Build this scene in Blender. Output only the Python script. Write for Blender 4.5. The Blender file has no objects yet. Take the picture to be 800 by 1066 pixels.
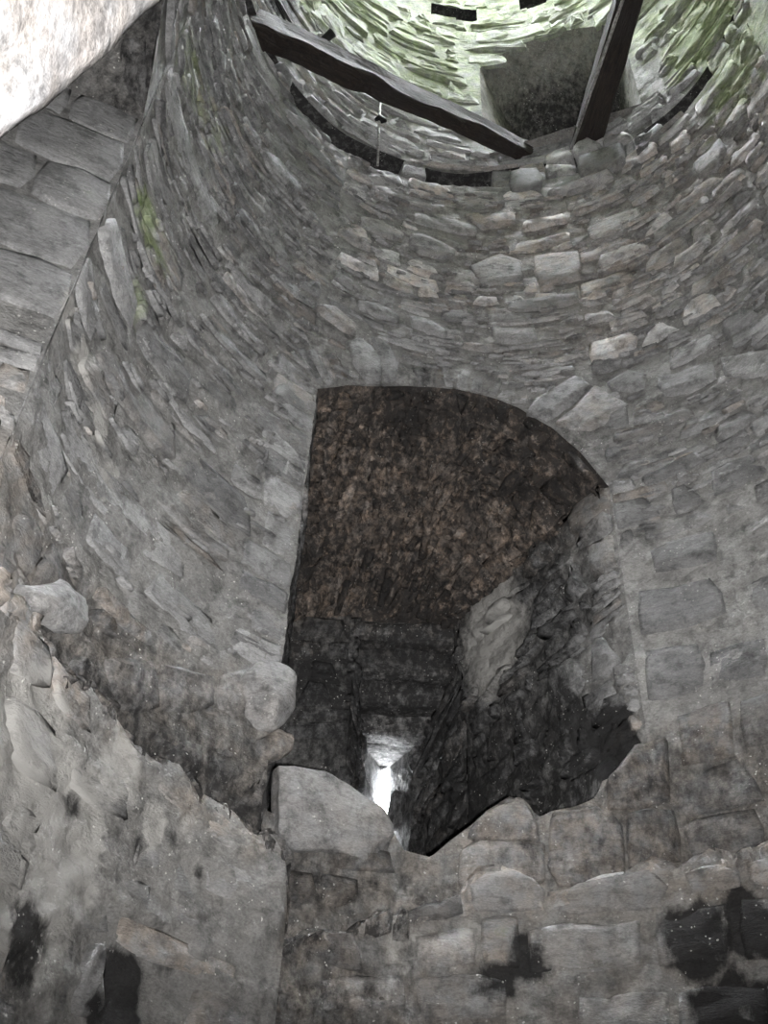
# Interior of a ruined round stone tower, seen from a doorway at its foot, looking up.
# Units are metres; the eye is the origin of the world, z is up, the tower's axis stands at CX, CY.
import bpy, math, random
import numpy as np
from mathutils import Vector, Matrix
random.seed(7)
rng = np.random.default_rng(7)
D = math.pi / 180
scene = bpy.context.scene
COL = scene.collection
CX, CY = 0.8146, 3.2786           # tower axis
R = 2.5                           # inner radius of the tower below the joist chase
FLOOR = -1.6

# ------------------------------------------------------------------ camera
cam_d = bpy.data.cameras.new('camera')
cam = bpy.data.objects.new('camera', cam_d)
COL.objects.link(cam)
fw = Vector((0.0, 0.73882, 0.673903)); rt = Vector((0.998461, -0.037372, 0.040972)); up = rt.cross(fw)
M = Matrix((rt, up, -fw)).transposed().to_4x4()
cam.matrix_world = M
cam_d.sensor_fit = 'VERTICAL'
cam_d.sensor_height = 24.0
cam_d.lens = 24.0 * 1050.3 / 1066.0
cam_d.clip_start = 0.02
scene.camera = cam

# ------------------------------------------------------------------ sky, flash, exposure
scene.view_settings.view_transform = 'Standard'
scene.view_settings.look = 'None'
scene.view_settings.gamma = 1.0
scene.view_settings.use_curve_mapping = False
scene.view_settings.exposure = 0.56
SKY = 62.0
FLASH = 1400.0
world = bpy.data.worlds.new('overcast_sky')
scene.world = world
world.use_nodes = True
nt = world.node_tree
bg = nt.nodes['Background']
tc = nt.nodes.new('ShaderNodeTexCoord')
ns = nt.nodes.new('ShaderNodeTexNoise'); ns.inputs['Scale'].default_value = 1.7
rp = nt.nodes.new('ShaderNodeValToRGB')
rp.color_ramp.elements[0].color = (0.80, 0.86, 0.95, 1)
rp.color_ramp.elements[1].color = (1.0, 1.0, 0.99, 1)
nt.links.new(tc.outputs['Generated'], ns.inputs['Vector'])
nt.links.new(ns.outputs['Fac'], rp.inputs['Fac'])
nt.links.new(rp.outputs['Color'], bg.inputs['Color'])
bg.inputs['Strength'].default_value = SKY

# the camera's own flash, just beside the lens (its small shadows show along the rock edges)
fl = bpy.data.lights.new('camera_flash', 'SPOT')
fl.energy = FLASH; fl.shadow_soft_size = 0.02; fl.spot_size = 84 * D; fl.spot_blend = 1.0
fl.color = (1.0, 0.985, 0.97)
flo = bpy.data.objects.new('camera_flash', fl); COL.objects.link(flo)
flo.matrix_world = Matrix.Translation(rt * 0.10 - up * 0.05) @ M @ Matrix.Rotation(6.5 * D, 4, 'X')

SP_MAIN = [
    [(12.5, 8.82), (23.5, 8.71), (22.7, 8.22), (12.8, 8.26)],
    [(-2.7, 8.64), (4.8, 8.9), (10.2, 8.74), (10.2, 8.41), (0.0, 8.3)],
    [(-17.1, 8.98), (-13.4, 9.05), (-5.1, 8.89), (-5.5, 8.72), (-11.0, 8.68), (-16.8, 8.76)],
    [(-29.6, 8.94), (-24.2, 9.04), (-17.8, 8.96), (-18.0, 8.82), (-22.7, 8.74), (-28.8, 8.76)],
    [(1.8, 7.66), (11.5, 7.62), (12.2, 7.42), (2.6, 7.43)],
    [(-16.1, 7.6), (-11.8, 7.64), (-7.4, 7.51), (-7.6, 7.41), (-11.7, 7.43), (-15.3, 7.47)],
    [(-28.2, 7.54), (-23.4, 7.66), (-17.5, 7.57), (-18.1, 7.48), (-23.5, 7.43), (-27.5, 7.43)],
    [(-58.9, 8.52), (-54.0, 8.72), (-45.8, 8.76), (-44.1, 8.57), (-48.3, 8.44), (-54.4, 8.43)],
    [(52.1, 9.12), (60.1, 9.13), (60.4, 8.89), (56.7, 8.7), (52.2, 8.83)],
    [(25.3, 9.13), (37.9, 9.07), (38.8, 8.84), (28.0, 8.8), (25.2, 8.87)],
    [(-4.0, 9.57), (9.6, 9.64), (9.8, 9.4), (0.6, 9.32)],
    [(-15.9, 9.43), (-5.2, 9.47), (0.6, 9.36), (0.0, 9.18), (-11.1, 9.2), (-15.8, 9.23)],
    [(-30.0, 6.93), (-27.0, 7.06), (-21.8, 6.89), (-20.9, 6.58), (-24.4, 6.48), (-27.4, 6.68)],
    [(-37.8, 7.13), (-33.5, 7.29), (-27.6, 7.21), (-27.2, 7.05), (-30.6, 7.02)],
    [(-24.3, 7.14), (-20.6, 7.17), (-17.7, 6.91), (-18.1, 6.65), (-20.3, 6.6)],
    [(7.5, 6.46), (18.5, 6.88), (21.8, 6.7), (12.1, 6.31)],
    [(12.4, 6.29), (22.1, 6.7), (28.5, 6.34), (19.9, 6.13)],
    [(24.0, 6.69), (28.8, 6.76), (32.4, 6.64), (31.3, 6.46), (25.0, 6.57)],
    [(20.4, 4.63), (22.8, 4.64), (21.3, 4.11), (19.5, 4.11)],
    [(23.4, 4.47), (35.7, 4.42), (37.1, 4.08), (22.5, 4.07)],
    [(23.1, 3.96), (31.6, 3.93), (31.1, 3.59), (22.2, 3.54)],
    [(32.4, 3.83), (41.3, 3.81), (40.0, 3.54), (31.9, 3.57)],
    [(25.7, 3.45), (34.4, 3.46), (33.4, 3.06), (25.5, 3.07)],
    [(35.3, 3.43), (43.4, 3.39), (42.3, 3.07), (34.4, 3.1)],
    [(33.6, 6.55), (44.9, 6.45), (44.8, 6.21), (33.8, 6.27)],
    [(45.9, 6.45), (56.5, 6.14), (55.3, 5.85), (45.5, 6.19)],
    [(26.5, 4.78), (30.5, 4.81), (37.6, 4.79), (37.2, 4.52), (26.5, 4.58)],
    [(6.5, 2.83), (13.9, 2.86), (16.8, 2.77), (15.9, 2.4), (9.7, 2.4), (6.0, 2.43)],
    [(-5.9, 2.59), (-3.6, 2.66), (5.0, 2.68), (6.1, 2.64), (5.8, 2.43), (-0.6, 2.36), (-5.7, 2.31)],
    [(-4.7, 2.68), (-2.2, 2.84), (1.3, 2.93), (3.7, 2.91), (5.0, 2.71)],
    [(17.3, 2.8), (24.2, 2.81), (23.9, 2.48), (16.5, 2.44)],
    [(25.2, 2.73), (34.7, 2.74), (34.9, 2.51), (24.7, 2.5)],
    [(14.9, 3.03), (19.6, 3.24), (25.1, 3.27), (23.9, 2.84), (14.4, 2.82)],
    [(-64.1, 2.88), (-54.8, 3.11), (-52.5, 2.83), (-58.7, 2.68)],
    [(-54.2, 3.1), (-44.9, 3.24), (-43.9, 3.03), (-52.2, 2.83)],
    [(-44.5, 3.24), (-39.7, 3.41), (-38.1, 3.12), (-40.9, 3.01), (-43.3, 3.04)],
    [(-32.9, 2.23), (-26.2, 2.28), (-25.7, 2.08), (-32.3, 2.03)],
    [(-25.5, 2.28), (-19.9, 2.3), (-19.7, 2.15), (-25.1, 2.08)],
    [(-24.5, 2.47), (-15.7, 2.5), (-14.6, 2.37), (-23.6, 2.32)],
]
SP_LOWLEFT = [
    [(-89.5, 2.34), (-80.7, 2.44), (-77.6, 2.29), (-85.3, 2.18)],
    [(-79.3, 2.44), (-70.0, 2.45), (-68.0, 2.27), (-76.2, 2.25)],
    [(-60.8, 2.43), (-50.8, 2.39), (-49.0, 2.23), (-58.9, 2.24)],
    [(-48.8, 2.34), (-36.7, 2.26), (-35.9, 2.13), (-47.0, 2.16)],
    [(-46.8, 2.12), (-35.6, 2.04), (-33.7, 1.84), (-44.8, 1.9)],
    [(-72.5, 2.22), (-61.1, 2.25), (-58.8, 2.02), (-69.7, 2.0)],
    [(-85.0, 2.1), (-74.1, 2.18), (-70.8, 1.93), (-80.9, 1.9)],
]
SP_LOWRIGHT = [
    [(-5.5, 2.3), (-3.0, 2.39), (1.0, 2.4), (5.5, 2.29), (5.0, 2.18), (-5.2, 2.15)],
    [(6.1, 2.26), (9.5, 2.33), (20.1, 2.4), (22.2, 2.29), (20.6, 2.17), (6.5, 2.14)],
    [(24.0, 2.35), (28.4, 2.39), (31.6, 2.34), (31.3, 2.24), (24.6, 2.24)],
    [(32.4, 2.36), (39.1, 2.38), (39.3, 2.2), (32.1, 2.25)],
    [(-14.5, 2.11), (-6.5, 2.26), (-6.0, 2.13), (-13.1, 2.05)],
    [(2.0, 2.09), (18.0, 2.14), (17.3, 1.87), (2.0, 1.83)],
    [(-3.9, 2.13), (1.4, 2.15), (1.3, 1.86), (-4.0, 1.85)],
    [(19.3, 2.16), (29.6, 2.18), (28.4, 1.85), (18.8, 1.86)],
    [(30.6, 2.19), (39.2, 2.18), (37.7, 1.83), (29.7, 1.86)],
    [(8.3, 1.75), (20.3, 1.76), (19.8, 1.56), (7.8, 1.54)],
    [(20.9, 1.76), (32.0, 1.74), (31.4, 1.52), (20.1, 1.54)],
    [(-13.1, 2.01), (-4.5, 2.08), (-4.6, 1.87), (-12.7, 1.83)],
    [(-25.8, 1.69), (-14.3, 1.8), (-13.5, 1.62), (-25.2, 1.53)],
    [(-13.0, 1.79), (-0.3, 1.81), (-0.5, 1.62), (-12.6, 1.57)],
]
BLOBS = [
    (1.78,5.42,1.99,0.20,'s',1.20),
    (2.05,5.28,2.03,0.17,'s',1.20),
    (0.92,5.63,1.93,0.12,'s',1.10),
    (0.75,5.63,1.80,0.10,'s',0.90),
    (1.85,5.39,1.60,0.18,'s',1.10),
    (2.04,5.28,1.63,0.15,'s',1.00),
    (-1.04,4.64,1.35,0.16,'s',1.20),
    (-1.10,4.55,1.26,0.08,'s',1.00),
    (-0.96,4.74,2.09,0.07,'s',1.10),
    (-1.08,4.58,1.98,0.08,'s',0.90),
    (-1.32,4.14,1.93,0.09,'s',0.70),
    (-1.34,4.08,1.34,0.14,'s',0.80),
    (-0.84,4.87,2.00,0.05,'s',0.90),
    (-0.91,4.80,1.54,0.10,'s',0.50),
    (-0.78,5.20,2.73,0.35,'s',0.45),
    (-0.97,5.03,2.80,0.25,'s',0.35),
    (-1.31,4.59,2.84,0.25,'s',0.30),
    (0.96,5.72,2.55,0.10,'s',0.70),
    (1.37,5.66,2.55,0.09,'s',0.70),
    (1.68,5.57,2.70,0.15,'s',0.50),
    (2.03,5.47,3.58,0.15,'s',0.25),
    (2.03,5.46,4.23,0.15,'s',0.30),
    (2.05,5.45,4.60,0.10,'s',0.25),
    (1.46,5.69,5.97,0.25,'s',0.45),
    (1.25,5.74,6.35,0.20,'s',0.30),
    (-0.22,5.55,6.57,0.20,'s',0.30),
    (0.27,5.72,6.81,0.25,'s',0.40),
    (-1.67,3.57,5.82,0.20,'m',0.90),
    (-1.60,3.91,5.74,0.12,'m',0.70),
    (-1.68,3.44,7.59,0.30,'m',0.55),
    (-1.63,3.81,5.16,0.20,'m',0.50),
    (3.17,4.11,9.91,0.60,'m',0.80),
    (3.22,4.26,11.22,0.70,'m',1.00),
    (-1.61,3.91,7.77,0.35,'m',0.40),
    (-1.62,3.85,4.06,0.12,'l',0.60),
    (-1.67,3.51,4.22,0.12,'l',0.60),
    (-1.68,3.18,4.20,0.10,'l',0.60),
    (-1.55,4.08,3.84,0.12,'l',0.50),
    (-1.32,4.14,1.86,0.30,'l',0.50),
    (-1.44,3.72,1.98,0.30,'l',0.60),
    (-1.23,4.33,2.24,0.15,'l',0.50),
    (-1.38,3.98,1.62,0.30,'l',0.50),
    (-1.06,4.61,2.09,0.10,'l',0.70),
    (-0.93,4.77,2.18,0.07,'l',0.70),
    (-1.31,4.15,1.53,0.20,'l',0.30),
    (-1.19,4.78,3.74,0.30,'l',0.20),
    (1.16,5.60,2.45,0.10,'l',0.30),
    (1.89,5.54,4.23,0.12,'l',0.20),
    (2.15,5.39,4.06,0.10,'l',0.30),
    (2.46,5.16,4.65,0.35,'l',0.20),
    (0.23,5.56,1.91,0.15,'l',0.40),
    (0.60,5.62,2.05,0.10,'l',0.40),
    (1.38,5.71,9.19,0.60,'w',0.60),
    (2.12,5.41,8.05,0.60,'w',0.50),
    (2.61,5.02,8.96,0.50,'w',0.50),
    (1.68,5.63,7.71,0.50,'w',0.35),
    (1.30,5.68,2.61,0.30,'w',0.80),
    (1.67,5.58,2.59,0.40,'w',0.40),
    (-1.42,3.83,2.48,0.25,'w',0.90),
    (-1.24,4.32,2.48,0.20,'w',0.80),
    (-0.94,4.76,2.38,0.20,'w',0.80),
    (-0.62,5.08,2.34,0.20,'w',0.80),
    (-1.48,3.42,2.43,0.20,'w',0.90),
    (-0.21,5.39,1.73,0.30,'w',0.80),
    (0.39,5.59,1.68,0.40,'w',0.60),
    (0.99,5.62,2.37,0.30,'w',0.70),
    (1.91,5.36,2.39,0.30,'w',0.80),
    (0.23,5.56,1.91,0.20,'w',0.50),
    (-0.86,5.13,2.93,0.40,'w',0.50),
    (0.11,5.68,2.43,0.35,'w',0.60),
    (1.33,5.72,4.33,0.10,'w',0.10),
    (1.24,5.59,1.68,0.40,'w',0.40),
    (0.23,5.71,9.34,0.50,'w',0.15),
]
RK_SLAB = [(-0.52,5.23,2.81), (-0.41,5.30,2.84), (-0.25,5.38,2.86), (-0.08,5.46,2.82), (0.10,5.53,2.72), (0.17,5.55,2.62), (0.18,5.55,2.49), (0.08,5.52,2.40), (-0.16,5.43,2.39), (-0.37,5.32,2.35), (-0.48,5.25,2.40)]
RK_BOULDER = [(-0.76,5.09,3.30), (-0.69,5.15,3.42), (-0.59,5.23,3.49), (-0.49,5.29,3.46), (-0.44,5.33,3.37), (-0.45,5.32,3.19), (-0.52,5.27,3.06), (-0.63,5.20,3.01), (-0.71,5.13,3.06)]
RK_LIGHT = [(-1.57,3.57,2.67), (-1.55,3.66,2.80), (-1.51,3.88,3.01), (-1.47,4.03,3.03), (-1.40,4.20,2.99), (-1.41,4.17,2.89), (-1.48,3.99,2.76), (-1.53,3.78,2.70), (-1.56,3.64,2.64)]
RK_SMALL = [(-0.66,5.22,2.93), (-0.55,5.30,3.06), (-0.46,5.36,3.05), (-0.44,5.37,2.96), (-0.51,5.33,2.89), (-0.61,5.26,2.86)]
RK_PALE = [(0.60,5.67,2.64), (0.66,5.67,2.73), (0.77,5.68,2.83), (0.88,5.68,2.88), (0.97,5.67,2.84), (1.02,5.67,2.74), (1.03,5.67,2.64), (0.82,5.68,2.61)]
RK_BLOCK = [(1.09,5.66,2.78), (1.25,5.64,2.84), (1.47,5.59,2.78), (1.51,5.57,2.71), (1.48,5.58,2.38), (1.32,5.63,2.35), (1.11,5.66,2.36), (1.06,5.67,2.47)]
RK_GREY = [(0.55,5.65,2.53), (0.67,5.66,2.61), (0.93,5.67,2.63), (1.05,5.66,2.59), (1.05,5.66,2.39), (0.83,5.67,2.32), (0.61,5.66,2.28), (0.54,5.65,2.35)]
SP_CHASE = [
    [(18.0, 10.73), (23.8, 10.76), (25.4, 10.54), (23.7, 10.42), (18.0, 10.53)],
    [(24.7, 10.67), (29.5, 10.79), (33.0, 10.54), (31.1, 10.4), (25.7, 10.44)],
    [(26.1, 10.39), (31.6, 10.37), (38.5, 10.3), (38.0, 9.81), (25.8, 10.03)],
    [(17.4, 10.5), (25.3, 10.37), (25.1, 10.13), (18.5, 10.25)],
    [(8.6, 10.47), (16.4, 10.48), (16.2, 9.99), (8.6, 10.0)],
    [(16.5, 9.87), (24.8, 10.0), (34.2, 9.86), (34.4, 9.75), (24.5, 9.83), (20.1, 9.78)],
    [(40.3, 10.21), (48.3, 10.22), (48.3, 9.97), (40.1, 9.85)],
    [(33.0, 10.54), (39.8, 10.48), (40.5, 10.28), (33.0, 10.33)],
]
# ------------------------------------------------------------------ noise
def _h(i, j, k):
    n = (i.astype(np.int64) * 73856093) ^ (j.astype(np.int64) * 19349663) ^ (k.astype(np.int64) * 83492791)
    n = n & 0xffffffff
    n = (n ^ (n >> 13)) * 1274126177 & 0xffffffff
    n = (n ^ (n >> 16)) * 2246822519 & 0xffffffff
    n = n ^ (n >> 15)
    return (n & 0xffffff) / float(0xffffff)
def vn(P):
    F = np.floor(P); f = P - F; f = f * f * (3 - 2 * f)
    i, j, k = F[:, 0].astype(np.int64), F[:, 1].astype(np.int64), F[:, 2].astype(np.int64)
    out = 0
    for a in (0, 1):
        wa = f[:, 0] if a else 1 - f[:, 0]
        for b in (0, 1):
            wb = f[:, 1] if b else 1 - f[:, 1]
            for c in (0, 1):
                wc = f[:, 2] if c else 1 - f[:, 2]
                out = out + wa * wb * wc * _h(i + a, j + b, k + c)
    return out
def fbm(P, sc, octs=4, off=0.0):
    P = np.asarray(P, float) * sc + 31.7 + off
    s = 0; a = .5; t = 0
    for o in range(octs):
        s = s + a * vn(P); t += a; a *= .5; P = P * 2.03 + 7.1
    return s / t                                   # 0..1
def sstep(x, a, b):
    t = np.clip((x - a) / (b - a), 0, 1); return t * t * (3 - 2 * t)

# ------------------------------------------------------------------ what the stone wears: soot with painted shade, moss, lime with painted flash brightness, warm earth
BLOBS = [(x, y, z, r, c, s * (1.35 if c == 'l' else 1)) for x, y, z, r, c, s in BLOBS]
_B = {c: [b for b in BLOBS if b[4] == c] for c in 'smlw'}
z_ = lambda P: P[:, 2]
def fields(P, mode=''):
    P = np.asarray(P, float).reshape(-1, 3)
    n = fbm(P, 5.0, 3)
    W = []
    for c in 'smlw':
        v = np.zeros(len(P))
        for x, y, z, r, _, s in _B[c]:
            q = np.abs(P - np.array((x, y, z)))
            near = q.max(1) < r * 2.2
            if not near.any(): continue
            q = q[near]; hz = np.hypot(q[:, 0], q[:, 1])
            nn = fbm(P[near] * np.array((1, 1, .45)), 9.0, 4, x * 7) - .5
            d = ((hz ** 3 + (q[:, 2] * .85) ** 3) ** (1 / 3)) / r * (1 + 1.3 * nn)
            vv_ = s * (1 - sstep(d, .45, 1.25)); v[near] = np.maximum(v[near], vv_); continue
        W.append(v)
    so, mo, li, wa = W
    z = P[:, 2]
    n2 = fbm(P, 1.1, 3, 5.0)
    az = np.arctan2(P[:, 0] - CX, P[:, 1] - CY) / D
    if mode == 'alcove':
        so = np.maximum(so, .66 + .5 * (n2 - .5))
        jl_ = np.sqrt((((P - np.array((.97, 7.0, 5.05))) / np.array((.55, .55, .72))) ** 2).sum(1))
        li = np.maximum(li, (1.5 + 1.6 * (fbm(P, 6, 3, 2.) - .5)) * (1 - sstep(jl_, .3, 1.15))); so = so * (1 - .75 * (1 - sstep(jl_, .3, 1.1)))
        j2 = np.sqrt((((P - np.array((1.55, 5.95, 4.05))) / np.array((.3, .3, .5))) ** 2).sum(1)); so = so * (1 - .45 * (1 - sstep(j2, .3, 1.1)))
        wa = np.maximum(wa, .6 * sstep(z_(P), 4.9, 5.6))
    if mode == 'alcove':
        kk = np.hypot(P[:, 0] - pr[0], P[:, 1] - pr[1]) if 'pr' in globals() else np.full(len(P), 9.)
        so = np.where(kk < .7, so * (.35 + .65 * sstep(kk, .05, .6)) + .9 * (fbm(P * np.array((1, 1, .5)), 3.5, 3, 4.) - .45) * sstep(kk, 0, .2), so)
        j3 = np.sqrt((((P - np.array((1.62, 5.85, 3.35))) / np.array((.25, .25, .42))) ** 2).sum(1)); so = np.maximum(so, 1.3 * (1 - sstep(j3, .5, 1.1)))
    if mode == 'vault':
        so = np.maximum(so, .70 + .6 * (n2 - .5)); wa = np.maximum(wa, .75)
    if mode == 'clean': so = so * 0 + .26; wa = wa * .4 + .1
    if mode == 'breast': so = np.maximum(so, .47 + .5 * (n2 - .5)); wa = np.maximum(wa, .6)
    if mode == 'soffit': so = np.maximum(so, .50 + .4 * (n2 - .5)); wa = np.maximum(wa, .2)
    if mode == 'low': so = np.maximum(so, (.36 + .5 * (n2 - .5)) * (1 - sstep(az, -14, -4)) + .12); wa = np.maximum(wa, .4)
    if mode == 'pale': li = li + .22; wa = np.maximum(wa, .12)  # extra lime tone, also painting in the flash's bright patch on this wall
    if mode == 'recess': so = np.maximum(so, .22 + .45 * sstep(np.hypot(P[:, 0] - CX, P[:, 1] - CY), 2.7, 3.3)); wa = np.maximum(wa, .35)  # darkens with depth into the window recess
    if mode == 'chase': so = np.maximum(so, .72)  # paints recess shade into the chase and hole interiors
    if mode == 'reveal':
        so = so * 0 + .62; li = li + .05
    if mode == 'upper':
        so = np.maximum(so, .8 * (1 - sstep(np.hypot((az + 66) / 12, (z - 11.6) / .9), .5, 1.2)))  # paints a dark shadow patch high on the left
        mo = np.maximum(mo, sstep(z, 10.8, 12.6) * (.62 + .5 * (n2 - .5)))
        li = np.maximum(li, sstep(z, 11.0, 14.5) * .28)
    if mode == '':
        wa = np.maximum(wa, .45 * sstep(z, 6.5, 9) * sstep(n2, .35, .65) * sstep(az, -30, 10))
        so = np.maximum(so, .30 * (1 - sstep(np.abs(az + 50), 10, 45)) * sstep(z, 5.2, 6.5) * (1 - sstep(z, 8.5, 9.8)) * (.6 + n2))
        so = np.maximum(so, .42 * sstep(az, 20, 24) * (1 - sstep(z, 3.25, 3.5))); wa = np.maximum(wa, .5 * sstep(az, 20, 24) * (1 - sstep(z, 3.25, 3.5)))
        so = np.maximum(so, (.46 + .22 * (1 - sstep(z, 2.5, 3.0))) * (1 - sstep(z, 3.1, 3.5)) * (1 - sstep(az, -25, 20)) * sstep(az, -88, -75)); wa = np.maximum(wa, .6 * (1 - sstep(z, 3.0, 3.4)))  # darker low on the wall behind the broken ledge
    return so, mo, li, wa
def paint(me, P, mode, val=None, warm=None):
    so, mo, li, wa = fields(P, mode)
    n = len(P)
    a = me.color_attributes.new('wear_and_shade', 'FLOAT_COLOR', 'POINT')
    a.data.foreach_set('color', np.stack([so, mo, li, np.ones(n)], 1).astype(np.float32).ravel())
    v = np.full(n, .5) if val is None else np.broadcast_to(val, (n,))
    w = wa + (0 if warm is None else np.broadcast_to(warm, (n,)))
    b = me.color_attributes.new('tint', 'FLOAT_COLOR', 'POINT')
    b.data.foreach_set('color', np.stack([v, np.clip(w, 0, 1), np.zeros(n), np.ones(n)], 1).astype(np.float32).ravel())

# ------------------------------------------------------------------ materials
class NT:
    def __init__(s, name):
        s.m = bpy.data.materials.new(name); s.m.use_nodes = True; s.t = s.m.node_tree
        s.b = s.t.nodes['Principled BSDF']
    def n(s, typ, **kw):
        x = s.t.nodes.new(typ)
        for k, v in kw.items():
            if k.startswith('_'): setattr(x, k[1:], v)
            else:
                key = int(k[1:]) if k[0] == 'i' and k[1:].isdigit() else k
                x.inputs[key].default_value = v
        return x
    def l(s, a, b): s.t.links.new(a, b)
    def math(s, op, a, b=None, clamp=False):
        x = s.t.nodes.new('ShaderNodeMath'); x.operation = op; x.use_clamp = clamp
        for k, v in enumerate((a, b)):
            if v is None: continue
            if isinstance(v, (int, float)): x.inputs[k].default_value = v
            else: s.l(v, x.inputs[k])
        return x.outputs[0]
    def mix(s, f, a, b, blend='MIX'):
        x = s.t.nodes.new('ShaderNodeMix'); x.data_type = 'RGBA'; x.blend_type = blend
        for k, v in ((0, f), (6, a), (7, b)):
            if isinstance(v, (int, float)): x.inputs[k].default_value = v
            elif isinstance(v, tuple): x.inputs[k].default_value = (*v, 1)
            else: s.l(v, x.inputs[k])
        return x.outputs[2]
    def ramp(s, f, lo, hi):
        x = s.t.nodes.new('ShaderNodeMapRange'); x.inputs[1].default_value = lo; x.inputs[2].default_value = hi
        s.l(f, x.inputs[0]); return x.outputs[0]
    def noise(s, vec, sc, det=4, rough=.55):
        x = s.n('ShaderNodeTexNoise', Scale=sc, Detail=float(det), Roughness=rough); s.l(vec, x.inputs['Vector']); return x.outputs['Fac']

def stone_mat(name, dark, light, mortar=False, lam=3.0, bump=1.0, speck=.5):
    N = NT(name)
    geo = N.n('ShaderNodeNewGeometry')
    pos = geo.outputs['Position']
    mp = N.n('ShaderNodeMapping'); mp.inputs['Scale'].default_value = (1, 1, lam); N.l(pos, mp.inputs['Vector'])
    q = mp.outputs[0]
    wear_and_shade = N.n('ShaderNodeAttribute', _attribute_name='wear_and_shade'); tint = N.n('ShaderNodeAttribute', _attribute_name='tint')
    sw = N.n('ShaderNodeSeparateColor'); N.l(wear_and_shade.outputs['Color'], sw.inputs[0])
    st = N.n('ShaderNodeSeparateColor'); N.l(tint.outputs['Color'], st.inputs[0])
    big = N.noise(pos, 3.0, 5, .6); mid = N.noise(q, 14, 5, .6); fine = N.noise(q, 60, 4, .65)
    v = N.math('ADD', N.math('MULTIPLY', N.ramp(big, .3, .7), .55), N.math('MULTIPLY', N.ramp(mid, .25, .75), .45))
    c = N.mix(v, dark, light)
    k = N.math('ADD', N.math('MULTIPLY', st.outputs[0], 1.0), .5)              # lighter and darker stones
    c = N.mix(1.0, c, k, 'MULTIPLY')
    g = N.ramp(fine, .25, .75); g = N.math('ADD', N.math('MULTIPLY', g, .60), .68)
    c = N.mix(1.0, c, g, 'MULTIPLY')
    mt = N.ramp(N.noise(pos, 7.5, 7, .72), .36, .50); c = N.mix(1.0, c, N.math('ADD', N.math('MULTIPLY', mt, .42), .58), 'MULTIPLY')
    wf = N.math('MULTIPLY', st.outputs[1], N.ramp(N.noise(pos, 9, 4), .35, .6), True)
    wc = N.mix(1.0, c, (1.10, .98, .87), 'MULTIPLY'); c = N.mix(wf, c, wc)
    # lime wash, mortar smears and the flash brightness painted at lower left
    lf = N.ramp(N.math('ADD', N.math('MULTIPLY', sw.outputs[2], .68), N.noise(q, 13, 7, .74)), .72, .90)
    c = N.mix(N.math('MULTIPLY', lf, .75), c, (.42, .41, .39))
    # moss and algae
    mf = N.ramp(N.math('ADD', N.math('MULTIPLY', sw.outputs[1], .6), N.noise(pos, 6, 6, .65)), .66, 1.05)
    mc = N.mix(N.ramp(mid, .3, .7), (.13, .19, .06), (.36, .42, .22))
    c = N.mix(N.math('MULTIPLY', mf, .75), c, mc)
    # soot, together with the painted-in shade
    mv = N.n('ShaderNodeMapping'); mv.inputs['Scale'].default_value = (1, 1, .6); N.l(pos, mv.inputs['Vector'])
    sf = N.ramp(N.math('ADD', N.math('MULTIPLY', sw.outputs[0], .75), N.noise(mv.outputs[0], 15, 7, .72)), .72, 1.05)
    sc = N.mix(fine, (.012, .012, .013), (.035, .034, .034))
    c = N.mix(N.math('MULTIPLY', sf, .93), c, sc)
    # crumbs of white mortar, also painting in small specular glints
    vo = N.n('ShaderNodeTexVoronoi', Scale=26.0); N.l(pos, vo.inputs['Vector'])
    sp = N.math('MULTIPLY', N.math('LESS_THAN', N.math('ADD', vo.outputs['Distance'], N.math('MULTIPLY', N.noise(pos, 90, 2), .5)), .38), N.ramp(N.noise(pos, 4, 3), .5, .62))
    sp = N.math('MULTIPLY', sp, speck * 1.3, True)
    c = N.mix(sp, c, (.62, .61, .58))
    c = N.mix(1.0, c, N.math('ADD', N.math('MULTIPLY', N.math('MULTIPLY', N.math('ABSOLUTE', N.math('SUBTRACT', N.noise(q, 4, 6, .62), .5)), 22.0, True), .2), .8), 'MULTIPLY')
    N.l(c, N.b.inputs['Base Color'])
    N.b.inputs['Roughness'].default_value = .86
    N.b.inputs['Specular IOR Level'].default_value = .22
    h = N.math('ADD', N.math('MULTIPLY', mid, .45), N.math('MULTIPLY', fine, .42))
    h = N.math('ADD', h, N.math('MULTIPLY', N.noise(q, 160, 3), .12))
    rg = N.math('ABSOLUTE', N.math('SUBTRACT', N.noise(q, 4, 6, .62), .5)); rg = N.math('MULTIPLY', rg, 14.0, True)   # cracks and cleavage lines
    h = N.math('ADD', h, N.math('MULTIPLY', rg, .16))
    bp = N.n('ShaderNodeBump', Strength=.75 * bump, Distance=.024); N.l(h, bp.inputs['Height']); N.l(bp.outputs[0], N.b.inputs['Normal'])
    return N.m
m_stone = stone_mat('slate_stone', (.185, .186, .190), (.36, .358, .355))
m_vault = stone_mat('sooty_brown_rubble', (.13, .115, .105), (.43, .37, .325), lam=1.2, bump=1.4, speck=.3)
m_mortar = stone_mat('lime_mortar', (.165, .163, .160), (.35, .345, .335), lam=1.6, bump=1.2, speck=.9)
m_limewash = stone_mat('lime_washed_stone', (.17, .17, .18), (.38, .38, .38), lam=1.0, bump=.5, speck=0)
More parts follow.
